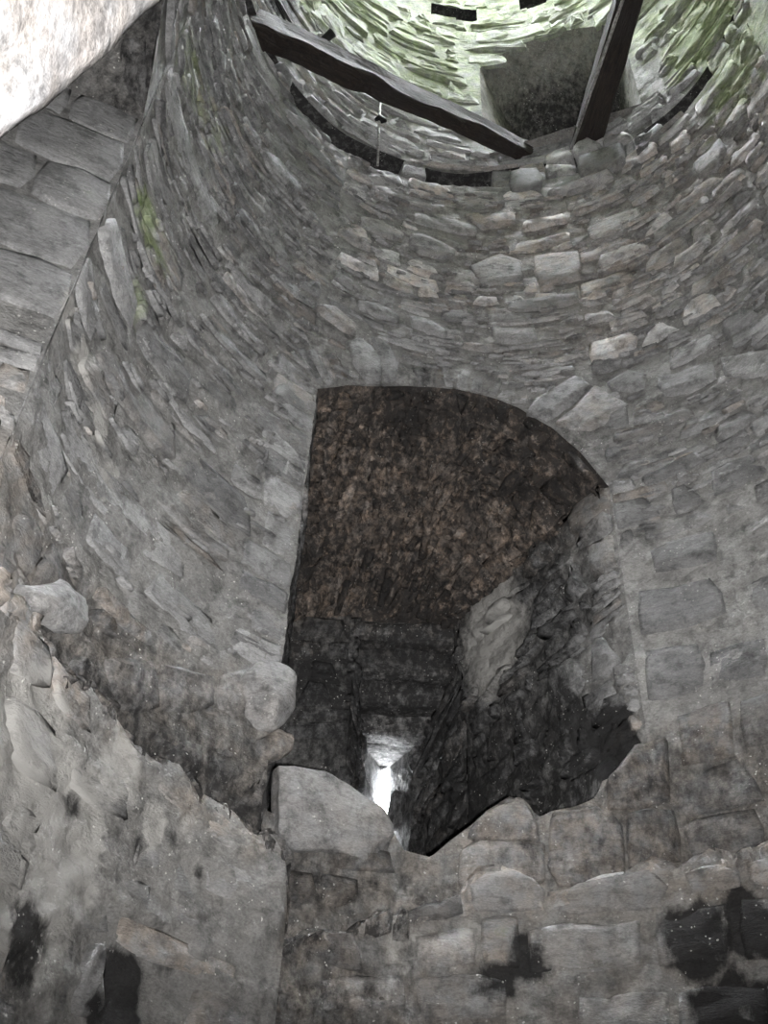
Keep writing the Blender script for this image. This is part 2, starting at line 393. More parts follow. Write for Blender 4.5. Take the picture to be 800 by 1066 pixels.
def wood_mat():
    N = NT('weathered_timber')
    tcn = N.n('ShaderNodeTexCoord'); mp = N.n('ShaderNodeMapping'); mp.inputs['Scale'].default_value = (1.2, 9, 9)
    N.l(tcn.outputs['Object'], mp.inputs['Vector'])
    a = N.noise(mp.outputs[0], 5, 6, .65); b = N.noise(tcn.outputs['Object'], 3.5, 4)
    c = N.mix(N.ramp(a, .35, .75), (.005, .004, .0035), (.042, .028, .021))
    c = N.mix(N.ramp(b, .5, .7), c, (.022, .018, .017))
    c = N.mix(N.math('MULTIPLY', N.ramp(N.noise(mp.outputs[0], 9, 3), .62, .75), .5), c, (.10, .078, .06))
    N.l(c, N.b.inputs['Base Color']); N.b.inputs['Roughness'].default_value = .8
    bp = N.n('ShaderNodeBump', Strength=1.0, Distance=.03); N.l(a, bp.inputs['Height']); N.l(bp.outputs[0], N.b.inputs['Normal'])
    return N.m
def metal_mat(name, col, rough):
    N = NT(name)
    tcn = N.n('ShaderNodeTexCoord'); a = N.noise(tcn.outputs['Object'], 30, 4)
    N.l(N.mix(N.ramp(a, .4, .65), col, tuple(x * .45 for x in col)), N.b.inputs['Base Color'])
    N.b.inputs['Roughness'].default_value = rough; N.b.inputs['Metallic'].default_value = .4
    return N.m
m_wood = wood_mat(); m_rod = metal_mat('galvanised_rod', (.42, .41, .40), .5); m_iron = metal_mat('blackened_iron', (.012, .012, .013), .6)

# ------------------------------------------------------------------ mesh and object helpers
def link(name, V, F, mat, parent=None, smooth=True, origin=None, mode='', val=None, warm=None, col=True):
    V = np.asarray(V, float)
    o0 = np.zeros(3) if origin is None else np.asarray(origin, float)
    me = bpy.data.meshes.new(name)
    me.from_pydata((V - o0).tolist(), [], F)
    me.materials.append(mat)
    if smooth: me.polygons.foreach_set('use_smooth', np.ones(len(me.polygons), bool))
    if col: paint(me, V, mode, val, warm)
    o = bpy.data.objects.new(name, me); COL.objects.link(o)
    if parent is not None:
        o.parent = parent; o.location = Vector(o0) - parent.location
    else: o.location = o0
    return o
def struct(o, label, cat):
    o['kind'] = 'structure'; o['label'] = label; o['category'] = cat
    return o
def tag(o, label, cat, group=None):
    o['kind'] = 'thing'; o['label'] = label; o['category'] = cat
    if group: o['group'] = group
    return o

class Surf:
    """a wall surface: base(u, v) in metres, d metres proud of it on the side of `inside`"""
    def __init__(s, f, inside): s.f = f; s.c = np.array(inside, float)
    def __call__(s, u, v, d=0):
        u, v = np.atleast_1d(u).astype(float), np.atleast_1d(v).astype(float)
        P = s.f(u, v); e = 1e-3
        n = np.cross(s.f(u + e, v) - P, s.f(u, v + e) - P)
        n /= np.linalg.norm(n, axis=1, keepdims=True) + 1e-12
        sg = np.sign(((s.c - P) * n).sum(1)); n *= np.where(sg == 0, 1, sg)[:, None]
        return P + n * np.broadcast_to(d, (len(u),))[:, None]
def Cyl(r):
    return Surf(lambda u, v: np.stack([CX + r * np.sin(u / R), CY + r * np.cos(u / R), v], 1), (CX, CY, 0)) if False else _Cyl(r)
class _Cyl:
    def __init__(s, r): s.r = r
    def __call__(s, u, v, d=0):
        u, v = np.atleast_1d(u).astype(float), np.atleast_1d(v).astype(float)
        r = s.r - np.broadcast_to(d, (len(u),))
        return np.stack([CX + r * np.sin(u / R), CY + r * np.cos(u / R), v + 0 * u], 1)
A = lambda az: az * D * R          # azimuth (degrees, 0 = straight ahead) to metres along the wall

def bed(name, S, us, lo, hi, step, mat=None, cut=(), amp=.03, fade=(1, 1, 1, 1), mode='', parent=None, lump=0.0, base=0.0):
    """the mortared core of a wall: a displaced skin; lo, hi are functions of u"""
    us = np.asarray(us, float); nu = len(us)
    L = np.array([lo(u) for u in us]); H = np.array([hi(u) for u in us])
    nv = max(2, int(np.max(H - L) / step) + 1)
    t = np.linspace(0, 1, nv)
    U = np.repeat(us, nv); Vv = (L[:, None] + (H - L)[:, None] * t[None]).ravel()
    P0 = S(U, Vv, 0)
    d = (fbm(P0 * np.array((1, 1, 1.8)), 6, 4) - .45) * amp * 2 + (fbm(P0, 1.6, 2, 3.) - .5) * lump + (fbm(P0 * np.array((1, 1, 2.)), 28, 2) - .5) * amp * .5
    T = np.tile(t, nu) * np.repeat(H - L, nv); B_ = np.repeat(H - L, nv) - T
    f = np.ones(len(U)); w = .06
    if fade[0]: f *= np.clip((U - us[0]) / w, 0, 1)
    if fade[1]: f *= np.clip((us[-1] - U) / w, 0, 1)
    if fade[2]: f *= np.clip(T / w, 0, 1)
    if fade[3]: f *= np.clip(B_ / w, 0, 1)
    P = S(U, Vv, d * f + base)
    idx = np.arange(nu * nv).reshape(nu, nv)
    F = np.stack([idx[:-1, :-1], idx[1:, :-1], idx[1:, 1:], idx[:-1, 1:]], -1).reshape(-1, 4)
    if len(cut):
        uc, vc = U[F].mean(1), Vv[F].mean(1); keep = np.ones(len(F), bool)
        for a, b, c, d_ in cut: keep &= ~((uc > a) & (uc < b) & (vc > c) & (vc < d_))
        F = F[keep]
    return link(name, P, F.tolist(), mat or m_mortar, parent, True, None, mode)

def inpoly(x, y, poly):
    c = False; j = len(poly) - 1
    for i in range(len(poly)):
        xi, yi = poly[i]; xj, yj = poly[j]
        if (yi > y) != (yj > y) and x < (xj - xi) * (y - yi) / (yj - yi) + xi: c = not c
        j = i
    return c

def stone_geo(poly, proud, tilt=(0, 0), sink=.045, rough=.006, S=None, N=None):
    """poly: corners in (u, v). A rough block face: root ring, arris ring, inner ring, crown. Returns world verts, faces"""
    poly = np.array(poly, float); c = poly.mean(0)
    if len(poly) < 7:                                    # add points along the longer edges so the outline can wander
        out = []
        n = len(poly); L = np.linalg.norm(np.roll(poly, -1, 0) - poly, axis=1)
        k = np.ones(n, int)
        while k.sum() < 8: k[np.argmax(L / k)] += 1
        for i in range(n):
            a, b = poly[i], poly[(i + 1) % n]
            for j in range(k[i]):
                t = j / k[i]; q = a + (b - a) * t
                if j: q = q + rng.normal(0, .05, 2) * min(L[i], np.ptp(poly[:, 1])) * .8
                out.append(q)
        poly = np.array(out)
    n = len(poly); w = np.ptp(poly, 0); m = min(w)
    # round the corners a little
    sm = (np.roll(poly, 1, 0) + np.roll(poly, -1, 0)) / 2
    poly = poly * .82 + sm * .18
    din = min(.03, m * .16)
    rad = np.linalg.norm(poly - c, axis=1, keepdims=True) + 1e-6
    r1 = poly; r2 = poly - (poly - c) / rad * din
    r3 = c + (poly - c) * rng.uniform(.45, .62, (n, 1))
    rel = lambda q: (q - c) / (w + 1e-6) @ np.array(tilt)
    d0 = np.full(n, -sink); d1 = proud * .55 + rel(r1) + rng.normal(0, rough, n); d2 = proud + rel(r2) + rng.normal(0, rough, n)
    d3 = proud + rel(r3) + rng.normal(0, rough * 1.3, n) + rough * .8
    UV = np.vstack([r1, r1, r2, r3, c[None]]); dd = np.concatenate([d0, d1, d2, d3, [proud + rng.normal(0, rough) + rough]])
    P = S(UV[:, 0], UV[:, 1], dd)
    F = []
    for k in range(3):
        for i in range(n):
            j = (i + 1) % n
            F.append((k * n + i, k * n + j, (k + 1) * n + j, (k + 1) * n + i))
    for i in range(n): F.append((3 * n + i, 3 * n + (i + 1) % n, 4 * n))
    return P, F

EYE = np.zeros(3)
class Masonry:
    """collects the stones of one wall; the ones that show largest become parts, the rest one stuff part"""
    def __init__(s, parent, S, mode='', keep=290, flat=False, mat=None): s.p = parent; s.S = S; s.mode = mode; s.L = []; s.keep = keep; s.flat = flat; s.mat = mat or m_stone
    def add(s, poly, proud=.02, tilt=(0, 0), val=None, warm=None, rough=.006, sink=.045, special=False):
        P, F = stone_geo(poly, proud, tilt, sink, rough, s.S)
        c = P.mean(0); d = np.linalg.norm(c)
        q = np.array(poly); area = np.ptp(q[:, 0]) * np.ptp(q[:, 1]) / d ** 2
        x, y, z = c @ np.array(rt), c @ np.array(up), c @ np.array(fw)
        vis = z > 0 and abs(x / z) < .40 and abs(y / z) < .53
        s.L.append((area * (1 if vis else .001) + (1 if special else 0), P, F, rng.uniform(.2, .85) if val is None else val, (rng.random() < .22) * rng.uniform(.3, .9) if warm is None else warm))
    def chips(s, n, u0, u1, v0, v1, clip=None, size=1.0, avoid=()):
        for _ in range(n):
            u, v = rng.uniform(u0, u1), rng.uniform(v0, v1); a, b = rng.uniform(.03, .12) * size, rng.uniform(.008, .028) * size
            p = [(u - a, v - b * rng.uniform(.3, 1)), (u + a, v - b * rng.uniform(.2, 1)), (u + a * .9, v + b * rng.uniform(.2, 1)), (u - a * .9, v + b * rng.uniform(.5, 1))]
            if any(inpoly(x, y, q) for q in avoid for x, y in p): continue
            if clip is not None:
                p = clip(p)
                if p is None: continue
            s.add(p, rng.uniform(.015, .04), (0, rng.normal(0, .01)), rough=.004, sink=.03)
    def build(s):
        s.L.sort(key=lambda a: -a[0])
        for k, (a, P, F, v, w) in enumerate(s.L[:s.keep]):
            if a < 1e-6 : pass
            link('stone', P, F, s.mat, s.p, not s.flat, P.mean(0), s.mode, v, w)
        rest = s.L[s.keep:]
        if rest:
            V = []; F = []; vv = []; ww = []; o = 0
            for a, P, f, v, w in rest:
                V.append(P); F += [tuple(i + o for i in q) for q in f]; o += len(P); vv += [v] * len(P); ww += [w] * len(P)
            ob = link('small_stones', np.vstack(V), F, s.mat, s.p, not s.flat, None, s.mode, np.array(vv), np.array(ww))
            ob['kind'] = 'stuff'
    def courses(s, u0, u1, v0, v1, hm, wm, clip=None, avoid=(), gap=.012, proud=(.005, .035), wob=.05, thin=.35, hj=.5, rough=.006, tilt=.015, skip=.04, inside=None, vary=None, val=None, warm=None):
        v = v0; k = 0; seed = rng.uniform(0, 100)
        def warp(uu, vv):
            q = fbm(np.array([[uu * .8 + seed, vv * .6, 0.3]]), 1.0, 2)[0] - .5
            q2 = fbm(np.array([[uu * 3 + seed, vv * 3., 9.3]]), 1.0, 2)[0] - .5
            return vv + q * wob * 2 + q2 * hm * .35
        while v < v1:
            sc = vary(v) if vary else 1.0
            h = hm * sc * rng.uniform(1 - hj, 1 + hj); u = u0 - rng.uniform(0, wm)
            while u < u1:
                w = wm * sc * float(np.clip(rng.lognormal(-.1, .45), .4, 2.4)); 
                sub = [(0, 1)] if rng.random() > thin or h < .09 else [(0, c := rng.uniform(.35, .65)), (c, 1)]
                for (a, b) in sub:
                    ua, ub = u + gap, u + w - gap
                    if len(sub) > 1 and rng.random() < .5: ua += rng.uniform(-.03, .03) * w; ub += rng.uniform(-.1, 0) * w
                    va, vb = v + h * a, v + h * b
                    g = gap * rng.uniform(.5, 1.3)
                    sl = rng.normal(0, .06) * h
                    poly = [(ua + rng.normal(0, .04) * h, warp(ua, va) + g), (ub + rng.normal(0, .04) * h, warp(ub, va) + g + sl),
                            (ub - abs(rng.normal(0, .25)) * (vb - va), warp(ub, vb) - g + sl), (ua + abs(rng.normal(0, .25)) * (vb - va), warp(ua, vb) - g)]
                    cu, cv = (ua + ub) / 2, (warp(ua, va) + warp(ub, vb)) / 2
                    if cu < u0 or cu > u1 or cv < v0 - .05 or cv > v1 + .02 or rng.random() < skip: continue
                    poly = [(min(max(x, u0 - .01), u1 + .01), y) for x, y in poly]
                    if clip is not None:
                        q = clip(poly)
                        if q is None: continue
                        poly = q
                    pts = poly + [(cu, cv)] + [((poly[i][0] + poly[(i + 1) % 4][0]) / 2, (poly[i][1] + poly[(i + 1) % 4][1]) / 2) for i in range(4)]
                    if any(inpoly(x, y, av) for av in avoid for x, y in pts): continue
                    if any(inpoly(sum(x for x, _ in av) / len(av), sum(y for _, y in av) / len(av), poly) for av in avoid): continue
                    if abs(np.ptp([x for x, _ in poly])) < .05 or abs(np.ptp([y for _, y in poly])) < .025: continue
                    s.add(poly, rng.uniform(*proud), (rng.normal(0, tilt), rng.normal(0, tilt)), rough=rough,
                          val=None if val is None else rng.uniform(*val), warm=None if warm is None else rng.uniform(*warm))
                u += w
            v += h; k += 1

def rock(name, poly3, thick, mat, parent=None, seed=0, val=.6, warm=0.0, bulge=.5, mode='', label=None, cat='rock', group=None, rough=.05, sub=3, facets=0):
    """a free block: a closed lump swept between its face outline (world points) and a back set `thick` behind"""
    import bmesh
    P = np.array(poly3, float); c = P.mean(0)
    u_, s_, vt = np.linalg.svd(P - c); nrm = vt[2]
    if nrm @ (-c) < 0: nrm = -nrm                       # towards the room
    bm = bmesh.new()
    n = len(P)
    rings = [(-thick, .80), (-thick * .7, .98), (-thick * .12, 1.0), (0.0, .90), (thick * bulge * .22, .5)]
    vs = [[bm.verts.new(Vector(c + (p - c) * k + nrm * d)) for p in P] for d, k in rings]
    for a in range(len(rings) - 1):
        for i in range(n): bm.faces.new((vs[a][i], vs[a][(i + 1) % n], vs[a + 1][(i + 1) % n], vs[a + 1][i]))
    bm.faces.new(vs[-1]); bm.faces.new(vs[0][::-1])
    bmesh.ops.recalc_face_normals(bm, faces=bm.faces)
    big = [f for f in bm.faces if len(f.verts) > 4]; bmesh.ops.poke(bm, faces=big)
    bmesh.ops.subdivide_edges(bm, edges=bm.edges, cuts=sub, use_grid_fill=True)
    for _ in range(1): bmesh.ops.smooth_vert(bm, verts=bm.verts, factor=.5, use_axis_x=True, use_axis_y=True, use_axis_z=True)
    bm.normal_update()
    Vp = np.array([v.co[:] for v in bm.verts]); Nn = np.array([v.normal[:] for v in bm.verts])
    size = np.linalg.norm(np.ptp(P, 0)); rr_ = np.random.default_rng(seed + 40)
    for _ in range(facets):                              # broken faces
        d = rr_.normal(0, 1, 3); d = d / np.linalg.norm(d) + nrm * rr_.uniform(.2, 1.2); d /= np.linalg.norm(d)
        h_ = (Vp - c) @ d; lim = h_.max() * rr_.uniform(.72, .9)
        Vp = Vp + d[None] * np.minimum(0, lim - h_)[:, None]
    Vp = Vp + Nn * (((fbm(Vp + seed * 3.1, 4.0 / size, 3) - .5) * rough * size) + (fbm(Vp + seed, 20, 3) - .5) * .015)[:, None]
    F = [tuple(v.index for v in f.verts) for f in bm.faces]
    bm.free()
    o = link(name, Vp, F, mat, parent, True, c, mode, val, warm)
    if label: tag(o, label, cat, group)
    return o

# ================================================================== THE TOWER
lerp = lambda t: (lambda x: float(np.interp(x, [a for a, _ in t], [b for _, b in t])))
ARCH = [(-34.3, 6.17), (-28, 6.40), (-22.4, 6.53), (-16, 6.66), (-10.6, 6.73), (-5.6, 6.76), (-.8, 6.72), (3, 6.66), (6.7, 6.55), (12.8, 6.27), (17.6, 5.93), (21.7, 5.5)]
arch = lerp([(A(a), h) for a, h in ARCH])
SILL = [(-34.3, 2.55), (-22, 2.5), (-15.3, 2.62), (-14, 2.52), (-10, 2.50), (-7.2, 2.62), (-5, 2.70), (-2.5, 2.80), (0, 2.89), (2.5, 2.93), (3.6, 2.91), (4.8, 2.82), (5.6, 2.80), (7, 2.84), (10.6, 2.87), (13, 2.91), (13.8, 2.94), (14.2, 3.02), (16, 3.05), (17.5, 3.14), (19.5, 3.2), (21.7, 3.22)]
sill = lerp([(A(a), h) for a, h in SILL])
AL, AR = A(-34.3), A(21.7)
CH = [(-93, 10.2), (-69.5, 10.05), (-57.3, 9.90), (-47.0, 9.92), (-34.8, 9.95), (-16.3, 10.10), (1.0, 10.18), (25, 10.2), (39.4, 10.0), (50, 10.02), (75, 10.3), (180, 10.2)]
chase = lerp([(A(a), h) for a, h in CH])             # underside of the joist chase
LEFT, RIGHT = -93.0, 76.0
S25 = Cyl(R); S262 = Cyl(2.53)

mainp = [[(A(a), h) for a, h in p] for p in SP_MAIN]
def side(a, b): return [p for p in mainp if a <= sum(x for x, _ in p) / len(p) < b]

# ---- wall_left: the curved wall between the left window and the alcove
wl = struct(bed('wall_left', S25, np.arange(A(LEFT), AL + .001, (AL - A(LEFT)) / 100), lambda u: 1.9, chase, .026, amp=.032, fade=(1, 0, 0, 0), lump=.05, base=.006),
            'curved rubble stone wall of the tower, left of the dark alcove', 'wall')
m = Masonry(wl, S25, keep=295)
sp = side(-99, AL - .02)
dark = 0
for p in sp: m.add(p, rng.uniform(.03, .055), (rng.normal(0, .01), rng.normal(0, .01)), special=True, rough=.008)
m.courses(A(LEFT) + .02, AL - .02, 5.6, 7.2, .24, .68, avoid=sp, thin=.3, proud=(-.008, .026), wob=.09, gap=.014, rough=.009, tilt=.02)
m.courses(A(LEFT) + .02, AL - .02, 7.25, 9.95, .18, .50, avoid=sp, clip=lambda p: [(x, min(y, chase(x) - .01)) for x, y in p], thin=.45, proud=(.008, .045), wob=.08, rough=.008)
m.courses(A(LEFT) + .02, AL - .02, 3.35, 5.55, .26, .62, avoid=sp, thin=.2, proud=(-.012, .022), wob=.08, gap=.02, rough=.009, tilt=.022)
m.courses(A(LEFT) + .02, AL - .02, 2.1, 3.3, .22, .42, avoid=sp, thin=.3, proud=(.01, .06), gap=.02, rough=.012, tilt=.03)
m.chips(300, A(LEFT) + .1, AL - .1, 6.8, 9.8); m.chips(110, A(LEFT) + .1, AL - .1, 5, 6.8); m.chips(70, A(LEFT) + .1, AL - .1, 2.6, 5.2)
# crisp blocks down the alcove's left jamb
v = 3.45
while v < 6.1:
    h = rng.uniform(.16, .34); w = rng.uniform(.25, .5)
    m.add([(AL - w, v + .01), (AL - .004, v + .006), (AL - .004, min(v + h, 6.16) - .008), (AL - w, v + h - .012)], .016, (0, 0), rough=.003)
    v += h
m.build()

# ---- wall_back: above the alcove
wb = struct(bed('wall_back', S25, np.linspace(AL, AR, 92), arch, chase, .026, amp=.032, fade=(0, 0, 1, 0), base=.006),
            'curved rubble stone wall above the arch of the dark alcove', 'wall')
m = Masonry(wb, S25, keep=295)
sp = side(AL - .02, AR)
sp = [p for p in sp if sum(y for _, y in p) / len(p) > 5.5]
for p in sp: m.add(p, rng.uniform(.035, .06), (rng.normal(0, .01), rng.normal(0, .01)), special=True, rough=.008, val=rng.uniform(.5, .75))
vs = []
u = AL + .01
while u < A(4):                                      # thin arch stones standing on edge round the opening
    w = rng.uniform(.06, .15); e = .01
    s = (arch(u + w) - arch(u)) / w; L = rng.uniform(.22, .42); nx, ny = -s / math.hypot(1, s), 1 / math.hypot(1, s)
    p = [(u + .006, arch(u) + .008), (u + w - .006, arch(u + w) + .008), (u + w - .004 + nx * L, arch(u + w) + ny * L), (u + nx * L, arch(u) + ny * L)]
    cx_ = sum(a for a, _ in p) / 4; cy_ = sum(b for _, b in p) / 4
    if not any(inpoly(a, b, q) for q in sp for a, b in p + [(cx_, cy_)]):
        vs.append(p); m.add(p, rng.uniform(.008, .03), rough=.006)
    u += w
def clip_arch(p):
    if sum(y for _, y in p) / 4 < arch(sum(x for x, _ in p) / 4) + .05: return None
    return [(x, min(max(y, arch(x) + .012), chase(x) - .01)) for x, y in p]
m.courses(AL + .005, AR - .005, 5.6, 8.0, .15, .40, clip=clip_arch, avoid=sp + vs, thin=.4, val=(.35, 1.1), proud=(.005, .04), wob=.05, rough=.008)
m.courses(AL + .005, AR - .005, 8.0, 10.1, .25, .45, clip=clip_arch, avoid=sp, thin=.55, proud=(.01, .05), wob=.05, rough=.009, val=(.55, 1.5), warm=(0, .9))
m.chips(450, AL + .05, AR - .05, 6.2, 10.0, clip=clip_arch, avoid=sp)
m.build()

# ---- wall_right
wr = struct(bed('wall_right', S25, np.linspace(AR, A(RIGHT), 88), lambda u: 1.9, chase, .028, amp=.034, fade=(0, 0, 0, 0), lump=.03),
            'curved wall of coursed blocks and rubble right of the dark alcove', 'wall')
for k_ in ('tint',):
    a_ = wr.data.color_attributes[k_]; c_ = np.empty(len(wr.data.vertices) * 4, np.float32); a_.data.foreach_get('color', c_); c_ = c_.reshape(-1, 4)
    z_v = np.empty(len(wr.data.vertices) * 3, np.float32); wr.data.vertices.foreach_get('co', z_v); z_v = z_v.reshape(-1, 3)[:, 2]
    c_[:, 0] = .5 + .2 * sstep(z_v, 3.3, 3.5) * (1 - sstep(z_v, 5.2, 6.0)); a_.data.foreach_set('color', c_.ravel())
m = Masonry(wr, S25, keep=295)
sp = side(AR, 99)
for p in sp:
    zc = sum(y for _, y in p) / len(p)
    m.add(p, rng.uniform(.02, .045), (rng.normal(0, .008), rng.normal(0, .008)), special=True, rough=.007, val=.3 if zc < 5 else rng.uniform(.5, .9))
m.courses(AR + .01, A(RIGHT), 7.0, 10.1, .20, .46, clip=lambda p: [(x, min(y, chase(x) - .01)) for x, y in p], avoid=sp, thin=.5, proud=(.01, .05), rough=.009, val=(.45, 1.35), warm=(0, .8))
m.courses(AR + .01, A(RIGHT), 5.3, 7.0, .16, .42, avoid=sp, thin=.35, proud=(.005, .04), rough=.009, wob=.07)
m.courses(AR + .01, A(62), 3.2, 5.3, .25, .48, avoid=sp, thin=.1, proud=(.004, .026), gap=.024, rough=.007, hj=.3, val=(.2, .6), warm=(0, .15))
m.chips(420, AR + .1, A(72), 5.0, 9.8, avoid=sp)
m.courses(AR + .01, A(62), 2.1, 3.2, .28, .5, avoid=sp, thin=.15, proud=(.01, .06), gap=.02, rough=.012, hj=.35, tilt=.03)
m.build()

# ---- wall_sill: the broken breast of wall under the alcove
ws = struct(bed('wall_sill', S25, np.linspace(AL, AR, 80), lambda u: 1.6, sill, .03, amp=.04, fade=(0, 0, 0, 1), lump=.05, base=.03, mode='breast'),
            'broken breast of rubble wall under the alcove opening', 'wall')
m = Masonry(ws, S25, 'breast', keep=200)
sp = [p for p in side(AL - .02, AR) if sum(y for _, y in p) / len(p) < 4]
for p in sp: m.add(p, rng.uniform(.05, .09), (rng.normal(0, .02), rng.normal(0, .02)), special=True, rough=.014, sink=.14, val=rng.uniform(.2, .6), warm=rng.uniform(.2, .6))
def clip_sill(p):
    if sum(y for _, y in p) / 4 > sill(sum(x for x, _ in p) / 4) - .03: return None
    return [(x, min(y, sill(x) + .02)) for x, y in p]
m.courses(AL + .02, AR - .01, 1.7, 3.2, .17, .36, clip=clip_sill, avoid=sp, thin=.25, proud=(0, .08), gap=.016, rough=.014, tilt=.03, sink=.1) if False else m.courses(AL + .02, AR - .01, 1.7, 3.2, .17, .36, clip=clip_sill, avoid=sp, thin=.25, proud=(0, .08), gap=.016, rough=.014, tilt=.03)
m.build()
# rubble top of the breast, running back into the alcove
def plane(P0, P1, Q0, Q1, inside, W, H):
    P0, P1, Q0, Q1 = map(lambda a: np.array(a, float), (P0, P1, Q0, Q1))
    return Surf(lambda u, v: (P0[None] * (1 - (u / W)[:, None]) + P1[None] * (u / W)[:, None]) * (1 - (v / H)[:, None]) + (Q0[None] * (1 - (u / W)[:, None]) + Q1[None] * (u / W)[:, None]) * (v / H)[:, None], inside)

# ---- alcove: left jamb, right jamb, vault, end wall with a stepped recess and its slit
XL, XR, YB, HB = -.82, .80, 7.5, 5.46                # end wall corners and head
pl = S25(AL, 0)[0]; pr = S25(AR, 0)[0]; mid = (.6, 6.5, 4.5)
JLs = plane((pl[0], pl[1], 2.2), (XL, YB, 2.2), (pl[0], pl[1], 6.17), (XL, YB, HB), mid, 2.1, 3.9)
jl = struct(bed('wall_alcove_left', JLs, np.linspace(0, 2.1, 60), lambda u: 0, lambda u: 3.95, .04, amp=.035, fade=(1, 1, 0, 0), mode='alcove'), 'soot-blackened left jamb of the alcove', 'wall')
m = Masonry(jl, JLs, 'alcove', keep=120)
m.courses(.02, 2.08, .3, 3.9, .24, .5, proud=(.0, .035), gap=.016, rough=.008); m.build()
def jrf(u, v):                                       # the right jamb bows out a little and leans into the vault
    k = u / 2.12; t = v / 3.3
    x = pr[0] * (1 - k) + XR * k - .10 * np.sin(k * math.pi) * 0 - .12 * sstep(t, .6, 1.0) * k
    y = pr[1] * (1 - k) + YB * k
    return np.stack([x, y, 2.2 + v + 0 * u], 1)
JRs = Surf(jrf, mid)
jr = struct(bed('wall_alcove_right', JRs, np.linspace(0, 2.12, 80), lambda u: 0, lambda u: 3.34, .035, amp=.06, fade=(1, 1, 0, 0), mode='alcove', lump=.05), 'soot-blackened right jamb of the alcove with a pale plaster patch', 'wall')
m = Masonry(jr, JRs, 'alcove', keep=200)
m.courses(.03, 2.10, .3, 3.3, .26, .34, proud=(.0, .07), gap=.014, rough=.014, thin=.3, tilt=.04, skip=.15)
m.build()
# vault: ruled from the front arch back to the head of the end wall
BH = lerp([(0, 5.44), (.15, 5.50), (.5, 5.54), (.85, 5.52), (1, 5.46)])
def vaultf(u, v):
    t = u / (AR - AL); k = (v / 2.1)[:, None]
    uu = AL + u
    F0 = np.stack([CX + R * np.sin(uu / R), CY + R * np.cos(uu / R), np.array([arch(x) for x in uu])], 1)
    B0 = np.stack([XL + (XR - .12 - XL) * t, YB + 0 * t, np.array([BH(x) for x in t])], 1)
    P = F0 * (1 - k) + B0 * k
    P[:, 2] += .10 * np.sin(k[:, 0] * math.pi) * np.sin(t * math.pi)
    return P
VS = Surf(vaultf, (.5, 6.5, 4.5))
vt = struct(bed('ceiling_alcove', VS, np.linspace(0, AR - AL, 90), lambda u: -.0, lambda u: 2.14, .03, mat=m_vault, amp=.075, fade=(0, 0, 1, 0), mode='vault', lump=.08), 'dark brown rubble vault over the alcove', 'ceiling')
m = Masonry(vt, VS, 'vault', keep=295, mat=m_vault)
u = .02                                              # stones on edge, their length running into the vault
W = AR - AL
while u < W - .03:
    w = rng.uniform(.08, .17); v = -rng.uniform(0, .2)
    while v < 2.1:
        L = rng.uniform(.10, .36); s_ = rng.normal(0, .03)
        a, b = max(v, .02) + .01, min(v + L, 2.1) - .01
        if b - a > .06 and rng.random() > .16:
            j = lambda: rng.normal(0, .018)
            p = [(u + .008 + j(), a + j()), (min(u + w, W) - .008 + j(), a + j()), (min(u + w + s_, W) - .01 + j(), b), (max(u + .006 + s_, 0) + j(), b + j())]
            m.add(p, rng.uniform(-.02, .075), (rng.normal(0, .035), rng.normal(0, .035)), rough=.016, warm=rng.uniform(.3, 1), val=rng.uniform(-.1, 1.5))
        v += L
    u += w
for k in range(420):                                 # crumbs and pinnings
    u, v = rng.uniform(.05, W - .05), rng.uniform(.3, 2.0); a, b = rng.uniform(.015, .05), rng.uniform(.02, .07)
    m.add([(u - a, v - b), (u + a, v - b * .7), (u + a * .8, v + b), (u - a, v + b * .8)], rng.uniform(.01, .07), (rng.normal(0, .03), rng.normal(0, .03)), rough=.01, warm=rng.uniform(.3, 1), val=rng.uniform(.3, 1.6))
m.build()
# end wall: a plain panel on the left, a recess splayed towards the slit on the right, its head stepped in long lintels
NX0, NX1 = -.20, .79
BWs = Surf(lambda u, v: np.stack([XL + u, YB + 0 * u, v + 0 * u], 1), mid)
bw = struct(bed('wall_alcove_back', BWs, np.linspace(-.06, NX0 - XL, 16), lambda u: 2.2, lambda u: 5.6, .04, amp=.03, fade=(0, 1, 0, 0), mode='alcove'), 'blackened end wall of the alcove around the slit window', 'wall')
m = Masonry(bw, BWs, 'alcove', keep=60)
m.courses(.0, NX0 - XL, 2.4, 5.45, .22, .6, proud=(0, .035), gap=.012, rough=.008, hj=.4); m.build()
SX0, SX1, SY, SZ0, SZ1 = -.085, .40, 8.3, 3.4, 4.68  # inner mouth of the slit
nmid = (.2, 7.6, 4.2)
steps = [(7.50, 5.40), (7.50, 5.28), (7.66, 5.24), (7.67, 5.06), (7.86, 5.02), (7.87, 4.86), (8.08, 4.84), (8.09, 4.70), (8.3, 4.68)]
for i in range(len(steps) - 1):                      # the lintels, one block each, dropping towards the slit
    (ya, za), (yb, zb) = steps[i], steps[i + 1]
    if i % 2: continue
    y2 = steps[min(i + 2, len(steps) - 1)][0]
    t = (ya - 7.5) / .8
    x0 = NX0 + (SX0 - NX0) * t - .05; x1 = NX1 + (SX1 - NX1) * t + .05
    Sb = Surf(lambda u, v, ya=ya: np.stack([u, ya + 0 * u, v], 1), (.2, 6, 4)); P, F = stone_geo([(x0, zb), (x1, zb + .02), (x1, za + .08), (x0, za + .06)], .04, sink=.02, rough=.02, S=Sb)
    link('lintel', P, F, m_stone, bw, True, P.mean(0), 'alcove', rng.uniform(.3, 1.1), .2)
    Sb = Surf(lambda u, v, zb=zb: np.stack([u, v, zb + 0 * u], 1), (.2, 7, 3)); P, F = stone_geo([(x0, ya - .03), (x1, ya - .03), (x1, y2 + .02), (x0, y2 + .02)], .02, sink=.08, rough=.012, S=Sb)
    link('lintel', P, F, m_stone, bw, True, P.mean(0), 'alcove', rng.uniform(.3, 1.0), .2)
